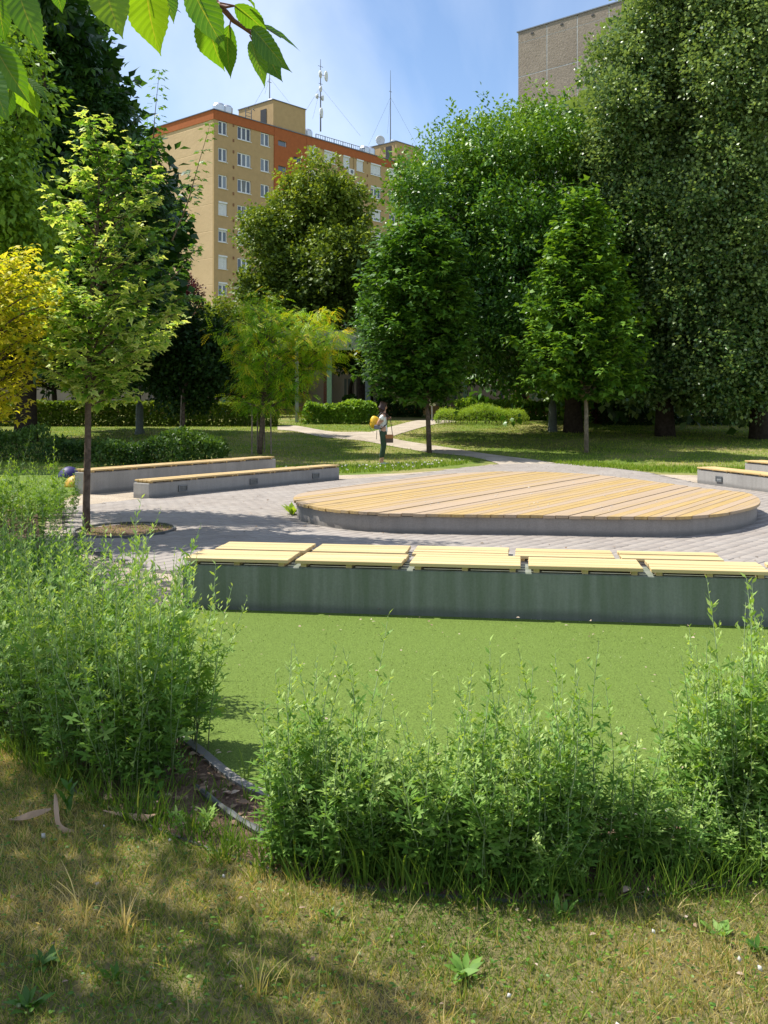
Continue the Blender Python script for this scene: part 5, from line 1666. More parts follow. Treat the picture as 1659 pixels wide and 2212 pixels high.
# ------------------------------------------------------------------ grass
def blades(name, poly, n, hmin, hmax, width, m, tint, label, y0=None, cull=None, patch=1.5, zf=None, lean=.45, tm=BLADE, clump=0.0, parent=None, wsq=True, tfun=None):
    xs_ = [p[0] for p in poly]; ys_ = [p[1] for p in poly]
    X, Y = [], []
    got = 0
    while got < n:
        x = RNG.uniform(min(xs_), max(xs_), n); y = RNG.uniform(min(ys_), max(ys_), n)
        k = inside(poly, x, y)
        if cull is not None:
            k &= cull(x, y)
        X.append(x[k]); Y.append(y[k]); got += k.sum()
    X = np.concatenate(X)[:n]; Y = np.concatenate(Y)[:n]
    f = (np.sin(X * patch * 2.1 + 1) * np.sin(Y * patch * 2.7 + X) + np.sin(X * patch * 5.3 + Y * 3) * .6 + np.sin(Y * patch * 6.1 - X * 2) * .5) / 2.1
    if clump:
        c = RNG.integers(0, max(1, n // 14), n)
        ang = RNG.random(n) * 6.28
        X2, Y2 = X[c], Y[c]; g_ = RNG.random(n) < clump
        X = np.where(g_, X2 + np.cos(ang) * .02, X); Y = np.where(g_, Y2 + np.sin(ang) * .02, Y)
    Z = np.zeros(n) if zf is None else zf(X, Y)
    d = RNG.normal(size=(n, 2)) * lean
    tip = unit(np.stack([d[:, 0], d[:, 1], np.ones(n)], 1))
    a = RNG.random(n) * 6.28
    nr = np.stack([np.cos(a), np.sin(a), np.zeros(n)], 1)
    R = frames(tip, nr)
    hgt = hmin + (hmax - hmin) * RNG.random(n) ** 1.8 * (1 + .35 * f)
    tv_, tf_, tt_ = tm
    wd = width * (.6 + .8 * RNG.random(n))
    V = np.einsum('nij,nkj->nki', R, np.stack([tv_[None, :, 0] * wd[:, None], tv_[None, :, 1] * hgt[:, None], tv_[None, :, 2] * hgt[:, None]], -1)) + np.stack([X, Y, Z], 1)[:, None]
    Fc = (tf_[None] + (np.arange(n) * len(tv_))[:, None, None]).reshape(-1, tf_.shape[1])
    tt = tint[0] + tint[1] * f + RNG.normal(size=n) * tint[2]
    if tfun is not None:
        tt = tt + tfun(X, Y)
    T = np.clip(np.repeat(tt, len(tv_)), 0, 1)
    o = link(name, np_mesh(name, V.reshape(-1, 3), Fc, m, T), parent)
    o["kind"] = "stuff"
    if parent is None:
        tag(o, label, "grass")
    return o

near_cull = lambda x, y: (np.abs(x) < .46 * y + .45)
blades("meadow_grass", meadow_poly, 150000, .014, .048, .0032, M['f_grass'], (.46, .36, .20), "short dry grass and weeds of the foreground meadow", cull=lambda x, y: near_cull(x, y) & (y > 2.2), patch=1.3, lean=.75, tm=T_([(-.5, 0, 0), (.5, 0, 0), (0, 1, .3)], [(0, 1, 2)]))
blades("meadow_grass", meadow_poly, 9000, .03, .095, .0034, M['f_grass'], (.42, .32, .17), "longer green and straw blades standing in the foreground meadow", cull=lambda x, y: near_cull(x, y) & (y > 2.2), patch=1.1, lean=.45, clump=.8)
def cell(x, y, c, amp):
    i = np.floor(x / c + .3 * np.sin(y * 9)); j = np.floor(y / c + .3 * np.sin(x * 11))
    h_ = np.sin(i * 127.1 + j * 311.7) * 43758.5453
    return (h_ - np.floor(h_) - .5) * amp
blades("turf_fibres", turf_poly, 100000, .012, .030, .0056, M['f_turf'], (.40, .05, .20), "", cull=lambda x, y: (np.abs(x) < .42 * y + .3) & (y < 8.0), patch=.9, lean=.7, tm=BLADE1, parent=turf,
       tfun=lambda x, y: cell(x, y, .030, .75) + cell(x, y, .11, .20) + .10 * np.sin(x * 2.1 + 1.2 * np.sin(y * 2.3)) + .08 * np.sin(y * 9 + 1.5 * np.sin(x * 1.3)))
lawn_poly = [(-26, 26.5), (-8, 23.5), (-5.5, 22.3), (-2.6, 22.8), (-.9, 22.9), (.6, 23.9), (2.0, 26.1), (2.9, 27.4), (4.4, 27.0), (5.3, 25.0), (6.6, 23.2), (8.0, 22.6), (26, 23), (34, 46), (-34, 46)]
pth = [(tuple(G(*q))[:2]) for q in path_far] + [(tuple(G(*q))[:2]) for q in reversed(path_near)]
pth2 = [(tuple(G(*q))[:2]) for q in ((765, 939), (800, 934), (850, 921), (900, 909), (960, 905), (990, 912), (935, 918), (870, 936), (826, 951), (800, 955))]
gzv = lambda x, y: np.where(y < 26, 0, np.where(y < 50, .04 * (y - 26), .96))
lawn_cull = lambda x, y: ~inside(pth, x, y) & ~inside(pth2, x, y) & (np.abs(x) < .42 * y + 2)
blades("lawn_grass", lawn_poly, 90000, .03, .10, .018, M['f_lawn'], (.50, .20, .15), "mown park lawn behind the plaza with dry patches", cull=lawn_cull, patch=.35, zf=gzv, lean=.5, tm=BLADE1)
edge_lawn = [(-5.5, 22.3), (-2.6, 22.7), (-.9, 22.8), (.6, 23.8), (2.0, 26.0), (2.9, 27.3), (2.6, 28.0), (1.0, 26.6), (-.9, 25.0), (-2.6, 24.6), (-5.5, 24.5)]
edge_lawn2 = [(4.4, 26.9), (5.3, 24.9), (6.6, 23.1), (8.4, 22.5), (12, 22.5), (12, 24.2), (8.4, 24.4), (6.8, 25.0), (5.6, 27.0)]
for pl in (edge_lawn, edge_lawn2):
    blades("lawn_grass", pl, 7000, .06, .17, .014, M['f_lawn'], (.30, .12, .12), "longer fresh grass fringe along the plaza edge", patch=.5, lean=.4, clump=.5)
fringe = [(p.x, p.y - .05) for p in outer[8:]] + [(p.x, p.y + .13) for p in reversed(outer[8:])]
blades("bed_grass", fringe, 5200, .06, .22, .005, M['f_grass'], (.18, .12, .10), "taller green grass growing along the steel edging", patch=1.5, lean=.4, clump=.6)
wedge = [(-1.25, 4.15), (-.62, 3.62), (-.25, 3.42), (-.35, 3.85), (-.70, 4.15), (-1.05, 4.6)]
blades("bed_grass", wedge, 500, .03, .13, .0045, M['f_grass'], (.22, .15, .12), "sparse grass sprouting from the mulch between the two shrub groups", patch=2, lean=.5, clump=.8)
# long blades tuft in the middle
def tuft(label, u, v, n, h, w=.009, spread=.05, tint=.3, lean=.5, m='f_grass', name="grass_tuft"):
    p = P(u, v)
    pts = []
    a = RNG.random(n) * 6.28
    V, Fc, T = [], [], []
    for i in range(n):
        d = np.array([math.cos(a[i]), math.sin(a[i]), 0]); s = np.array([-d[1], d[0], 0])
        o_ = np.array([p.x, p.y, 0]) + d * RNG.random() * spread
        hh = h * (.5 + .6 * RNG.random()); l = lean * (.3 + RNG.random())
        b0_ = len(V)
        for j in range(6):
            t = j / 5
            c = o_ + d * hh * l * t * t + np.array([0, 0, hh * (t - .35 * l * t * t)])
            ww_ = w * (1 - t ** 1.5) / 2 + .0005
            V += [c - s * ww_, c + s * ww_]; T += [tint + RNG.normal() * .05] * 2
        for j in range(5):
            q = b0_ + j * 2
            Fc += [(q, q + 1, q + 3), (q, q + 3, q + 2)]
    o = link(name, np_mesh(name, np.array(V), np.array(Fc), M[m], np.clip(np.array(T), 0, 1)))
    return tag(o, label, "grass tuft" if m == 'f_grass' else "weed")
tuft("tuft of long arching green blades before the low middle shrub", 790, 1905, 16, .34, .010, .05, .22)
tuft("tuft of long yellow green blades at the centre of the shrub group", 870, 1925, 14, .28, .009, .06, .30)
tuft("tuft of long blades left of the stick near the kerb", 535, 1690, 7, .20, .006, .03, .25)
tuft("tuft of green blades at the foot of the right shrubs", 1480, 1850, 10, .22, .007, .05, .25)
tuft("tuft of upright dry straw in the dark left foreground", 270, 2010, 22, .15, .004, .06, .80, .7)
tuft("tuft of dry arching straw beside the left weeds", 180, 1985, 18, .16, .004, .06, .75, .8)
tuft("tuft of straw coloured blades near the bottom of the picture", 560, 2150, 20, .12, .004, .05, .6, .6)

# broad leaved weeds
def weed(label, u, v, n, size0, tint=.4, up=.5, m='f_maple', tm=None, z=0.0, name="weed"):
    p = P(u, v)
    size = size0 * (.72 if v > 1740 else 1)
    a = np.arange(n) * 2.4 + RNG.random() * 6
    d = np.stack([np.cos(a), np.sin(a), up + RNG.random(n) * up], 1)
    pos = np.stack([np.full(n, p.x), np.full(n, p.y), np.full(n, .008 + z)], 1) + RNG.normal(size=(n, 3)) * [.01, .01, .004]
    if z: pos[:, 2] = .01 + z * np.arange(n) / n
    nr = unit(np.array([0, 0, 1.]) + RNG.normal(size=(n, 3)) * .2)
    tm = tm or T_([(0, 0, 0), (-.13, .3, .04), (.13, .3, .04), (-.14, .62, .03), (.14, .62, .03), (0, .35, .0), (0, .66, 0), (0, 1, -.12)],
                  [(0, 5, 1), (0, 2, 5), (1, 5, 6), (1, 6, 3), (5, 2, 4), (5, 4, 6), (3, 6, 7), (6, 4, 7)])
    V, Fc, T = scatter(tm, pos, frames(unit(d), nr), size * (.6 + .6 * RNG.random(n)), tint + RNG.normal(size=n) * .1)
    return tag(link(name, np_mesh(name, V, Fc, M[m], T)), label, "weed")
weed("bright green weed at the left corner of the wooden stage", 632, 1114, 16, .24, .95, .7, 'f_bright')
WIDE = T_([(0, 0, 0), (-.25, .3, .05), (.25, .3, .05), (-.24, .6, .04), (.24, .6, .04), (0, .35, .0), (0, .66, 0), (0, 1, -.15)],
          [(0, 5, 1), (0, 2, 5), (1, 5, 6), (1, 6, 3), (5, 2, 4), (5, 4, 6), (3, 6, 7), (6, 4, 7)])
weed("weed with two large pale green leaves at the foot of the right shrubs", 1330, 1890, 7, .085, .9, .5, 'f_bright', WIDE, .09)
weed("single heart shaped leaf weed inside the middle dip", 840, 1870, 5, .075, .6, .3, 'f_bright', WIDE, .36)
weed("broad leaved dark weed below the left shrub group", 345, 1745, 8, .09, .35, .4, 'f_maple', WIDE, .16)
weed("grey green mugwort seedling with lobed leaves left of the stick, upper right one", 448, 1815, 20, .085, .6, .8, 'f_worm', LOBED, .09)
weed("grey green mugwort seedling with lobed leaves, the left one", 385, 1810, 16, .075, .5, .8, 'f_worm', LOBED, .07)
weed("bright little weed below the mugwort seedlings", 450, 1870, 10, .045, .9, .7, 'f_bright')
weed("long leaved dark weed left of the dry straps", 150, 1770, 14, .10, .3, 1.0, 'f_maple', None, .12)
weed("plantain rosette at the bottom right of centre", 1000, 2120, 12, .11, .45, .55, 'f_worm')
weed("plantain rosette just below the shrubs right of centre", 1220, 1985, 9, .10, .35, .8, 'f_worm')
weed("small plantain rosette in the right meadow", 1555, 2030, 9, .08, .45, .5, 'f_worm')
weed("green weed cut by the right edge of the meadow", 1640, 2060, 11, .085, .4, .5, 'f_maple')
weed("dark weed rosette in the shaded left foreground", 95, 2090, 12, .09, .3, .4, 'f_maple')
weed("weed with narrow leaves below the left straw", 245, 2125, 12, .08, .35, .8, 'f_maple')
weed("dark weed rosette near the bottom left corner", 60, 2190, 12, .09, .35, .5, 'f_maple')
weed("green weed in the meadow under the shrub group", 720, 1990, 10, .065, .5, .5, 'f_maple')
weed("yellow leaf weed by the steel edging at the right", 1605, 1905, 6, .07, .95, .5, 'f_bright', WIDE, .06)
# clover heads and small ground leaves
def ground_leaves(name, label, n, poly, tm, size, m, tint, z=.01, cull=None, cat="litter", flat=True):
    xs_ = [p[0] for p in poly]; ys_ = [p[1] for p in poly]
    x = RNG.uniform(min(xs_), max(xs_), n * 6); y = RNG.uniform(max(2.2, min(ys_)), max(ys_), n * 6)
    k = inside(poly, x, y)
    if cull is not None: k &= cull(x, y)
    x, y = x[k][:n], y[k][:n]; n = len(x)
    a = RNG.random(n) * 6.28
    d = unit(np.stack([np.cos(a), np.sin(a), RNG.random(n) * .25], 1))
    nr = unit(np.array([0, 0, 1.]) + RNG.normal(size=(n, 3)) * .25)
    V, Fc, T = scatter(tm, np.stack([x, y, z + RNG.random(n) * .02], 1), frames(d, nr), size * (.5 + RNG.random(n)), tint + RNG.normal(size=n) * .2)
    o = link(name, np_mesh(name, V, Fc, m, T)); o["kind"] = "stuff"
    return tag(o, label, cat)
ground_leaves("meadow_herbs", "low clover and herb leaves between the dry grass blades", 16000, meadow_poly, WIDE, .015, M['f_maple'], .45, .012, near_cull, "ground cover")
M['f_litter'] = leaf_mat("dry leaf litter", [(0, (.10, .055, .03)), (.5, (.26, .17, .11)), (1, (.48, .38, .29))], .1, .8)
ground_leaves("bark_litter", "dry brown bark chips and leaves on the planting bed", 9000, bed_poly, WIDE, .035, M['f_litter'], .45, .012, near_cull)
ground_leaves("dry_litter", "dry leaf bits lying in the foreground meadow", 450, meadow_poly, WIDE, .018, M['f_litter'], .65, .014, near_cull)
ground_leaves("paving_litter", "small dry leaves scattered on the pavers of the plaza", 420, plaza_s, WIDE, .035, M['f_litter'], .4, .024, lambda x, y: ~inside(stage_s, x, y))
ground_leaves("turf_litter", "dry leaf bits and straws scattered on the artificial turf", 170, turf_poly, WIDE, .022, M['f_litter'], .75, .040, lambda x, y: (np.abs(x) < .42 * y + .3))
clov = T_([(-.5, 0, -.5), (.5, 0, -.5), (.5, 0, .5), (-.5, 0, .5), (0, .5, 0), (0, -.5, 0)], [(0, 1, 4), (1, 2, 4), (2, 3, 4), (3, 0, 4), (1, 0, 5), (2, 1, 5), (3, 2, 5), (0, 3, 5)])
M['f_clover'] = leaf_mat("white clover heads", [(0, (.45, .42, .36)), (1, (.72, .70, .64))], .2, .8)
ground_leaves("clover_flowers", "small white clover heads dotted over the right foreground", 60, meadow_poly, clov, .014, M['f_clover'], .6, .035, near_cull, "flowers")
ground_leaves("daisies", "tiny white daisies in the lawn near the woman", 130, edge_lawn, clov, .035, M['f_clover'], .8, .07, None, "flowers")
# dry strap leaves
for i, (pp, lab) in enumerate((([(20, 1776, .01), (60, 1790, .05), (110, 1780, .06)], "dry brown strap leaf at the left meadow edge"), ([(120, 1765, .09), (128, 1800, .03), (160, 1800, .01)], "curled dry strap leaf beside the dark weed"),
                               ([(218, 1500, .35), (222, 1600, .22), (236, 1700, .10), (240, 1740, .02)], "long dry strap leaf hanging down from the left shrub"), ([(225, 1762, .02), (300, 1782, .03), (320, 1790, .05), (350, 1768, .02)], "folded dry strap leaf lying below the left shrub"))):
    pts = smooth_line([tuple(P(u, v + 0, 0) + Vector((0, 0, z))) if z < .12 else tuple(P(230, 1700) + Vector(((u - 230) * .002, 0, z))) for u, v, z in pp], 4)
    mb = MB()
    for j, q in enumerate(pts):
        wv = .012 * math.sin(math.pi * (j + .6) / (len(pts) + .2)) + .002
        s = Vector((math.cos(j * .35), .4, math.sin(j * .35))).normalized()
        mb.v += [q - s * wv, q + Vector((0, 0, .004)), q + s * wv]
    for j in range(len(pts) - 1):
        for k in range(2):
            a = j * 3 + k
            mb.f.append([a, a + 1, a + 4, a + 3])
    tag(mb.build("dry_strap_leaf", simple("dry strap leaf", (.36, .24, .15), .8), smooth=True), lab, "dry leaf")
tufts = [(x, y) for x, y in ring[:-1]]
blades("pit_grass", [( -3.33 + (x + 3.33) * .95, 12.45 + (y - 12.45) * .95) for x, y in tufts], 900, .02, .09, .008, M['f_grass'], (.5, .2, .2), "sparse dry grass growing in the sapling pit", patch=3, lean=.6)

# ------------------------------------------------------------------ cherry tree over the camera
def m_cherry():
    m, nt, out = new_mat("cherry leaf")
    au = nt.nodes.new("ShaderNodeAttribute"); au.attribute_name = "la"
    at = nt.nodes.new("ShaderNodeAttribute"); at.attribute_name = "lt"
    oi = nt.nodes.new("ShaderNodeObjectInfo")
    def mth(op, a, b_=None):
        n = N(nt, "ShaderNodeMath", operation=op)
        for i, x in enumerate((a, b_)):
            if x is None: continue
            if isinstance(x, (int, float)): n.inputs[i].default_value = x
            else: L(nt, x, n.inputs[i])
        return n.outputs[0]
    ua = mth('ABSOLUTE', au.outputs["Fac"])
    # side veins run forward from the midrib
    ph = mth('SUBTRACT', mth('MULTIPLY', at.outputs["Fac"], 11.0), mth('MULTIPLY', ua, 2.0))
    fr_ = mth('PINGPONG', ph, .5)
    vein = ramp(nt, fr_, [(0, (1, 1, 1)), (.10, (0, 0, 0))])
    quilt = ramp(nt, fr_, [(0, (0, 0, 0)), (1, (1, 1, 1))])
    mid = ramp(nt, ua, [(0, (1, 1, 1)), (.045, (0, 0, 0))])
    base = ramp(nt, oi.outputs["Random"], [(0, (.05, .14, .012)), (.6, (.085, .20, .014)), (1, (.18, .30, .015))])
    n = noise(nt, coords(nt), 30, 4)
    base = mixc(nt, ramp(nt, n, [(.4, (0, 0, 0)), (.75, (.35, .35, .35))]), base, (.15, .26, .02))
    c = mixc(nt, mth('MULTIPLY', vein, .35), base, (.22, .34, .05))
    c = mixc(nt, mth('MULTIPLY', mid, .8), c, (.34, .30, .06))
    p = nt.nodes.new("ShaderNodeBsdfPrincipled")
    L(nt, c, p.inputs["Base Color"]); p.inputs["Roughness"].default_value = .38
    bn = bump(nt, quilt, .5, .002)
    L(nt, bn, p.inputs["Normal"])
    t = nt.nodes.new("ShaderNodeBsdfTranslucent")
    L(nt, mixc(nt, 1.0, c, (1.6, 1.5, .45), 'MULTIPLY'), t.inputs["Color"]); L(nt, bn, t.inputs["Normal"])
    mx = nt.nodes.new("ShaderNodeMixShader"); mx.inputs[0].default_value = .55
    L(nt, p.outputs[0], mx.inputs[1]); L(nt, t.outputs[0], mx.inputs[2]); L(nt, mx.outputs[0], out.inputs[0])
    return m
M['cherry'] = m_cherry()
cherry = thing("cherry_tree", "cherry tree whose big toothed leaves hang into the top left of the picture", "tree", (-3.3, 4.3, 0))
M['twig'] = simple("reddish cherry twig", (.14, .055, .035), .7, spec=.4)
def cherry_leaf(b0, t0, w, Y, roll=0.0, curl=.12, pet=None, dY=.0, fold=.25):
    B, T = A(b0[0], b0[1], Y), A(t0[0], t0[1], Y + dY)
    ax = T - B; Ln = ax.length; ax.normalize()
    s = ax.cross(Vector((0, -1, 0))).normalized()
    nn = s.cross(ax).normalized()
    s = (s * math.cos(roll) + nn * math.sin(roll)).normalized(); nn = s.cross(ax).normalized()
    W = w / F * Y / 2
    NT, NU = 26, 6
    V, La, Lt, Fc = [], [], [], []
    for i in range(NT + 1):
        t = i / NT
        wd = W * (math.sin(math.pi * min(1, t * 1.02) ** .78) ** .85 if 0 < t < .98 else .0)
        wd *= 1 - .55 * max(0, (t - .62) / .38) ** 1.2 + .0
        wd = max(wd, W * .02)
        sr = 1 + (.05 if i % 2 else -.02)
        c = B + ax * (Ln * t) + nn * (-curl * Ln * (t * t - t * .35)) + s * (.04 * Ln * math.sin(t * 3 + roll * 3))
        for k in range(-NU // 2, NU // 2 + 1):
            u = k / (NU / 2)
            e = sr if abs(u) == 1 else 1
            q = c + s * (wd * u * e) + nn * (fold * wd * abs(u) ** 1.3 + .05 * wd * math.sin(t * 22 - abs(u) * 4) * abs(u))
            V.append(tuple(q)); La.append(u); Lt.append(t)
    n1 = NU + 1
    for i in range(NT):
        for k in range(NU):
            a = i * n1 + k
            Fc.append((a, a + 1, a + 1 + n1, a + n1))
    me = bpy.data.meshes.new("leaf"); me.from_pydata(V, [], Fc)
    for nm, vals in (("la", La), ("lt", Lt)):
        at = me.attributes.new(nm, 'FLOAT', 'POINT'); at.data.foreach_set("value", vals)
    me.polygons.foreach_set("use_smooth", [True] * len(me.polygons))
    me.materials.append(M['cherry'])
    lf_ = link("leaf", me, cherry)
    st = B if pet is None else A(pet[0], pet[1], Y)
    pts = [st, B, B + ax * Ln * .5 + nn * (-curl * Ln * (.25 - .175)) - nn * .0008]
    MB().tube(pts, [.0011, .0010, .0005], 5).build("petiole", M['twig'], lf_)
CL = [((228, -50), (263, 80), 84, 1.22, .15, (228, -60)), ((312, -55), (349, 123), 92, 1.25, -.1, (315, -60)), ((345, -45), (376, 48), 46, 1.31, .7, None),
      ((412, -45), (486, 112), 74, 1.20, .35, None), ((440, 18), (487, 160), 70, 1.30, -.25, (440, 0)), ((497, 54), (497, 175), 41, 1.28, .15, (500, 38)),
      ((506, 12), (583, 74), 48, 1.24, -.7, (476, 6)), ((562, 52), (654, 108), 30, 1.30, .9, (545, 60)), ((542, 64), (628, 150), 48, 1.26, -.5, (530, 62)),
      ((546, 88), (572, 187), 38, 1.30, .5, (540, 76)), ((570, 96), (611, 173), 46, 1.34, -.2, (552, 70)), ((520, -14), (562, 14), 22, 1.25, .6, None),
      ((2, -20), (8, 92), 46, 1.20, .3, None), ((40, -45), (88, 108), 66, 1.18, .2, None), ((124, -28), (134, 28), 30, 1.22, .3, None),
      ((-12, 85), (64, 225), 66, 1.15, .3, None), ((30, 150), (80, 256), 56, 1.22, -.2, None), ((48, 166), (102, 212), 26, 1.28, .8, None),
      ((24, 188), (0, 264), 56, 1.17, .1, None), ((-20, 150), (20, 262), 60, 1.12, -.2, None), ((66, 190), (80, 254), 30, 1.27, .5, None), ((-30, 40), (-6, 130), 50, 1.16, .2, None)]
for (b_, t_, w_, Y_, r_, pt_) in CL:
    cherry_leaf(b_, t_, w_, Y_, r_, random.uniform(.08, .2), pt_, random.uniform(-.03, .06), random.uniform(.15, .35))
mb = MB()
mb.tube([A(380, -260, 1.6), A(430, -90, 1.35), A(467, 5, 1.26), A(490, 28, 1.26), A(505, 45, 1.27), A(530, 62, 1.28), A(548, 76, 1.28), A(556, 84, 1.29)], [.009, .005, .0042, .0038, .0034, .0028, .0022, .0012], 7)
mb.tube([A(467, 5, 1.26), A(490, 15, 1.25), A(506, 13, 1.24)], [.0024, .002, .0012], 6)
mb.tube([A(-90, -180, 1.6), A(-60, 0, 1.25), A(-20, 100, 1.15), A(10, 160, 1.16), A(40, 172, 1.24)], [.008, .005, .004, .003, .0015], 6)
mb.tube([A(-60, -260, 1.9), A(120, -120, 1.35), A(230, -70, 1.24), A(318, -66, 1.25), A(420, -60, 1.25)], [.010, .006, .004, .003, .002], 6)
mb.build("branch", M['twig'], cherry, smooth=True)
cb = Vector((-3.3, 4.3, 0))
mb = MB().tube([cb + Vector((0, 0, -.1)), cb + Vector((.02, 0, .8)), cb + Vector((0, -.05, 1.9)), cb + Vector((.1, -.1, 3.0)), cb + Vector((.2, -.2, 4.2))], [.15, .12, .11, .08, .03], 12)
for e in ((-1.2, 1.9, 3.1), (-.6, 1.45, 2.75), (-2.2, 3.6, 4.4), (-4.3, 4.6, 4.4), (-3.0, 5.2, 4.6)):
    e = Vector(e); s_ = cb + Vector((0, -.05, 2.0))
    mb.tube([s_, s_.lerp(e, .5) + Vector((0, 0, .35)), e], [.06, .035, .010], 7)
mb.tube([Vector((-.6, 1.45, 2.75)), A(380, -260, 1.6)], [.010, .009], 6).tube([Vector((-1.2, 1.9, 3.1)), A(-60, -260, 1.9)], [.010, .010], 6).tube([Vector((-1.2, 1.9, 3.1)), A(-90, -180, 1.6)], [.010, .008], 6)
mb.build("trunk", M['bark'], cherry, smooth=True)
cl = [(-3.75, 4.1, 4.25, .85, .6, .5), (-3.2, 3.75, 4.3, .42, .30, .25), (-4.4, 4.6, 4.2, .8, .8, .6), (-2.75, 3.55, 4.2, .26, .2, .2), (-4.2, 5.2, 4.6, .7, .6, .5), (-4.0, 3.5, 3.4, .6, .4, .4), (-3.45, 4.9, 4.3, .3, .25, .2)]
V, Fc, T = foliage(cl, 380, 9, WIDE, .11, shoot=(.3, .14), tint=(.5, .2), hang=.8, up=.1, clumps=7, csize=.5)
link("crown", np_mesh("crown", V, Fc, M['f_maple'], T), cherry)
o2 = [(-5.9, 9.0, 4.3, 1.2, 1.4, .9), (-6.8, 10.0, 4.6, 1.3, 1.4, 1.1), (-5.5, 7.5, 4.1, .95, 1.1, .75)]
tree("shade_tree", "small tree just outside the left edge shading the blue green shrubs", Vector((-6.4, 9.3, 0)), o2, .12, M['f_maple'], M['bark'], 620, 14, LEAFW, .14, shoot=(.35, .2), tint=(.5, .2), hang=.5)

# ------------------------------------------------------------------ woman with backpack and shoulder bag
def skinned(name, nodes, edges, m, parent, sub=2, root=0):
    me = bpy.data.meshes.new(name)
    me.from_pydata([n[0] for n in nodes], edges, [])
    me.materials.append(m)
    o = link(name, me, parent)
    md = o.modifiers.new("Skin", 'SKIN'); md.use_smooth_shade = True; md.branch_smoothing = .6
    for i, n in enumerate(nodes):
        sv = me.skin_vertices[0].data[i]
        r = n[1]
        sv.radius = r if isinstance(r, tuple) else (r, r)
        sv.use_root = (i == root)
    sb_ = o.modifiers.new("Subdivision", 'SUBSURF'); sb_.levels = sub; sb_.render_levels = sub
    return o
WX, WY = -.02, 25.85
def w(x, y, z): return (WX + x, WY + y, z)
woman = thing("person", "woman with dark bob hair, white tee and green trousers standing on the lawn", "person", (WX, WY, 0))
M['skin'] = simple("tanned skin", (.50, .27, .17), .55, var=.06)
M['hair'] = simple("dark brown hair", (.030, .012, .010), .6, var=.4, scale=60, bmp=.4)
M['tee'] = simple("white cotton tee", (.72, .72, .68), .8, var=.05, bmp=.3, scale=20)
M['trousers'] = simple("dark green trousers", (.030, .060, .030), .85, var=.2, bmp=.4, scale=18)
M['shoe'] = simple("pale blue grey sneakers", (.50, .56, .60), .6)
M['yellow'] = simple("yellow backpack cloth", (.72, .42, .012), .55, var=.1, bmp=.4, scale=14)
M['greycloth'] = simple("grey backpack cloth", (.16, .15, .18), .7)
M['blackcloth'] = simple("black webbing", (.015, .015, .017), .6)
M['leather'] = simple("brown leather", (.085, .05, .035), .5)
M['tanleather'] = simple("tan leather flap", (.34, .13, .035), .5)
nodes = [(w(0, 0, .93), .115), (w(.0, 0, 1.12), .098), (w(-.005, 0, 1.30), .105), (w(0, 0, 1.395), .055), (w(.015, 0, 1.46), .046), (w(.035, 0, 1.535), (.078, .072)), (w(.03, 0, 1.62), (.078, .072)), (w(.03, 0, 1.66), .04),
         (w(.105, 0, 1.535), .016), (w(.075, 0, 1.485), .030)]
edges = [(0, 1), (1, 2), (2, 3), (3, 4), (4, 5), (5, 6), (6, 7), (5, 8), (4, 9)]
for s in (-1, 1):
    b0_ = len(nodes)
    hx = .075 if s < 0 else .155
    nodes += [(w(-.01, s * .165, 1.325), .045), (w(-.10, s * .20, 1.20), .040), (w(-.16, s * .205, 1.09), .036), (w(-.04, s * .15, 1.17), .030), (w(hx - .03, s * .07, 1.235), .021), (w(hx, s * .055, 1.26), (.026, .016))]
    edges += [(2, b0_), (b0_, b0_ + 1), (b0_ + 1, b0_ + 2), (b0_ + 2, b0_ + 3), (b0_ + 3, b0_ + 4), (b0_ + 4, b0_ + 5)]
    # four fingers curled round the strap and the thumb
    for k, (dz, ln) in enumerate(((.026, .040), (.009, .046), (-.008, .042), (-.024, .034))):
        c0 = len(nodes)
        nodes += [(w(hx + .032, s * .050 - .004 * s, 1.262 + dz), .0095), (w(hx + .032 + ln * .5, s * .03, 1.262 + dz * 1.1), .0085), (w(hx + .022, s * .012, 1.255 + dz * 1.1), .0075)]
        edges += [(b0_ + 5, c0), (c0, c0 + 1), (c0 + 1, c0 + 2)]
    c0 = len(nodes)
    nodes += [(w(hx + .005, s * .028, 1.285), .0105), (w(hx + .022, s * .010, 1.300), .0085)]
    edges += [(b0_ + 5, c0), (c0, c0 + 1)]
    l0 = len(nodes)
    ax_ = -.075 if s < 0 else -.02
    nodes += [(w(.0, s * .085, .86), .085), (w(.01, s * .085, .50), .055), (w(ax_ * .5, s * .082, .32), .046), (w(ax_, s * .08, .10), .030), (w(ax_ + .02, s * .08, .045), .032), (w(ax_ + .13, s * .085, .03), .024)]
    edges += [(0, l0), (l0, l0 + 1), (l0 + 1, l0 + 2), (l0 + 2, l0 + 3), (l0 + 3, l0 + 4), (l0 + 4, l0 + 5)]
skinned("body", nodes, edges, M['skin'], woman)
nodes = [(w(0, 0, .84), .135), (w(0, 0, .96), .128), (w(.0, 0, 1.10), .120), (w(-.005, 0, 1.27), .125), (w(0, 0, 1.355), .085)]
edges = [(0, 1), (1, 2), (2, 3), (3, 4)]
for s in (-1, 1):
    b0_ = len(nodes)
    nodes += [(w(-.01, s * .165, 1.325), .062), (w(-.085, s * .197, 1.222), .060)]
    edges += [(3, b0_), (b0_, b0_ + 1)]
skinned("shirt", nodes, edges, M['tee'], woman)
nodes = [(w(0, 0, .90), .150), (w(0, 0, 1.00), .136)]; edges = [(0, 1)]
for s in (-1, 1):
    l0 = len(nodes); ax_ = -.075 if s < 0 else -.02
    nodes += [(w(.0, s * .085, .80), .108), (w(.012, s * .085, .52), .082), (w(ax_ * .5, s * .082, .34), .066), (w(ax_ * .95, s * .08, .20), .052)]
    edges += [(0, l0), (l0, l0 + 1), (l0 + 1, l0 + 2), (l0 + 2, l0 + 3)]
skinned("trousers", nodes, edges, M['trousers'], woman)
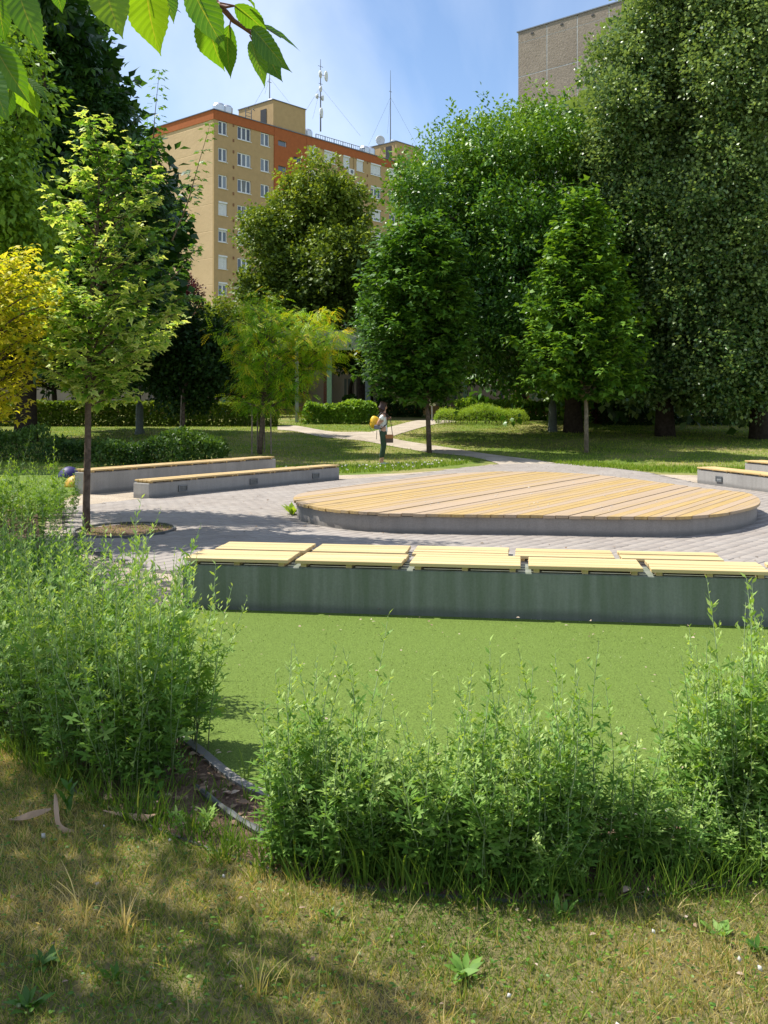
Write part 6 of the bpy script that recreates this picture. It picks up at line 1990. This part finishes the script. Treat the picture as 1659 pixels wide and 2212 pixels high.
for s in (-1, 1):
    ax_ = -.075 if s < 0 else -.02
    nodes = [(w(ax_ - .02, s * .08, .05), .042), (w(ax_ + .05, s * .082, .042), .042), (w(ax_ + .14, s * .086, .034), .034), (w(ax_ + .175, s * .088, .030), .022)]
    skinned("shoe", nodes, [(0, 1), (1, 2), (2, 3)], M['shoe'], woman)
nodes = [(w(.0, 0, 1.60), (.103, .098)), (w(.02, 0, 1.665), (.078, .075)), (w(-.035, 0, 1.53), (.085, .095)), (w(-.035, 0, 1.45), (.06, .088)), (w(-.03, 0, 1.40), (.045, .07))]
skinned("hair", nodes, [(0, 1), (0, 2), (2, 3), (3, 4)], M['hair'], woman)
mb = MB().box(w(.108, -.035, 1.562), (.012, .045, .032)).box(w(.108, .035, 1.562), (.012, .045, .032)).box(w(.112, 0, 1.568), (.006, .03, .006))
mb.box(w(.06, -.075, 1.568), (.10, .005, .007)).box(w(.06, .075, 1.568), (.10, .005, .007)).build("sunglasses", M['blackcloth'], woman)
mb = MB()
for i in range(6):
    z = 1.0 + i * .03
    mb.box(w(.118 + .004 * math.sin(i * 2), -.03 + .02 * math.sin(i * 1.7), z), (.008, .012 + .012 * (i % 3), .022))
mb.build("shirt_print", M['blackcloth'], woman)
bp = thing("backpack", "bright yellow backpack with grey side pocket on the woman's back", "backpack", w(-.26, 0, 1.1))
nodes = [(w(-.205, 0, .985), (.115, .145)), (w(-.235, 0, 1.12), (.13, .155)), (w(-.215, 0, 1.26), (.10, .13)), (w(-.19, 0, 1.315), (.05, .08))]
skinned("pack_body", nodes, [(0, 1), (1, 2), (2, 3)], M['yellow'], bp)
MB().cbox(w(-.165, -.165, 1.03), (.15, .05, .12), .02).cbox(w(-.165, .165, 1.03), (.15, .05, .12), .02).build("side_pocket", M['greycloth'], bp)
for s in (-1, 1):
    MB().tube([w(-.16, s * .10, 1.30), w(-.04, s * .12, 1.425), w(.06, s * .11, 1.38), w(.125, s * .09, 1.26), w(.09, s * .13, 1.10), w(-.08, s * .15, .98)], [.014] * 6, 6).build("shoulder_strap", M['blackcloth'], bp)
MB().tube([w(-.17, -.12, .93), w(-.18, -.13, .70)], .008, 5).build("loose_strap", M['blackcloth'], bp)
MB().tube([w(-.335, -.08, 1.21), w(-.375, -.02, 1.12), w(-.355, -.07, 1.00), w(-.26, -.10, .89)], .006, 5).build("zip", M['blackcloth'], bp)
sbg = thing("shoulder_bag", "small brown leather bag with tan flap hanging in front of the woman", "bag", w(.16, -.1, .72))
MB().cbox(w(.165, -.10, .71), (.20, .11, .20), .02).build("bag_body", M['leather'], sbg)
MB().cbox(w(.165, -.10, .805), (.215, .125, .045), .015).box(w(.165, -.163, .76), (.20, .008, .07)).build("flap", M['tanleather'], sbg)
MB().tube([w(.245, -.09, .83), w(.19, -.06, 1.26), w(.11, -.02, 1.36), w(.03, .07, 1.41), w(-.05, .13, 1.36), w(.05, .14, 1.05), w(.09, -.02, .82)], .010, 5).build("strap", M['leather'], sbg)

# ------------------------------------------------------------------ birds
def bird(name, label, p, size, m, yaw, bank):
    t = thing(name, label, "bird", p)
    R_ = Matrix.Rotation(yaw, 4, 'Z') @ Matrix.Rotation(bank, 4, 'Y')
    T4 = Matrix.Translation(p) @ R_
    def X(v): return T4 @ (Vector(v) * size)
    MB().tube([X((0, -.5, 0)), X((0, -.3, .02)), X((0, 0, .0)), X((0, .3, .02)), X((0, .45, .03)), X((0, .56, .02))], [size * r for r in (.02, .07, .11, .09, .07, .01)], 8).build("body", m, t)
    for s in (-1, 1):
        mb = MB()
        pts = [((0, .18, .05), (0, -.14, .04)), ((s * .45, .26, .22), (s * .42, -.08, .20)), ((s * .8, .12, .18), (s * .8, -.10, .16)), ((s * 1.15, -.16, .06), (s * 1.13, -.2, .05))]
        for a, c in pts:
            mb.v += [X(a), X(c), X((a[0], a[1], a[2] - .02)), X((c[0], c[1], c[2] - .02))]
        for i in range(3):
            q = i * 4
            mb.f += [[q, q + 1, q + 5, q + 4], [q + 2, q + 6, q + 7, q + 3], [q, q + 4, q + 6, q + 2], [q + 1, q + 3, q + 7, q + 5]]
        mb.build("wing", m, t)
    MB().box(X((0, -.62, 0)), (size * .14, size * .05, size * .02)).build("tail", m, t)
bird("pigeon", "small dark bird flying high between the hanging cherry leaves", A(383, 22, 30), .13, simple("dark feathers", (.05, .045, .05), .7), .6, .5)
bird("gull", "white bird gliding before a shuttered window of the tan block", A(527, 558, 80), .42, simple("white feathers", (.75, .76, .78), .7), .3, -.1)
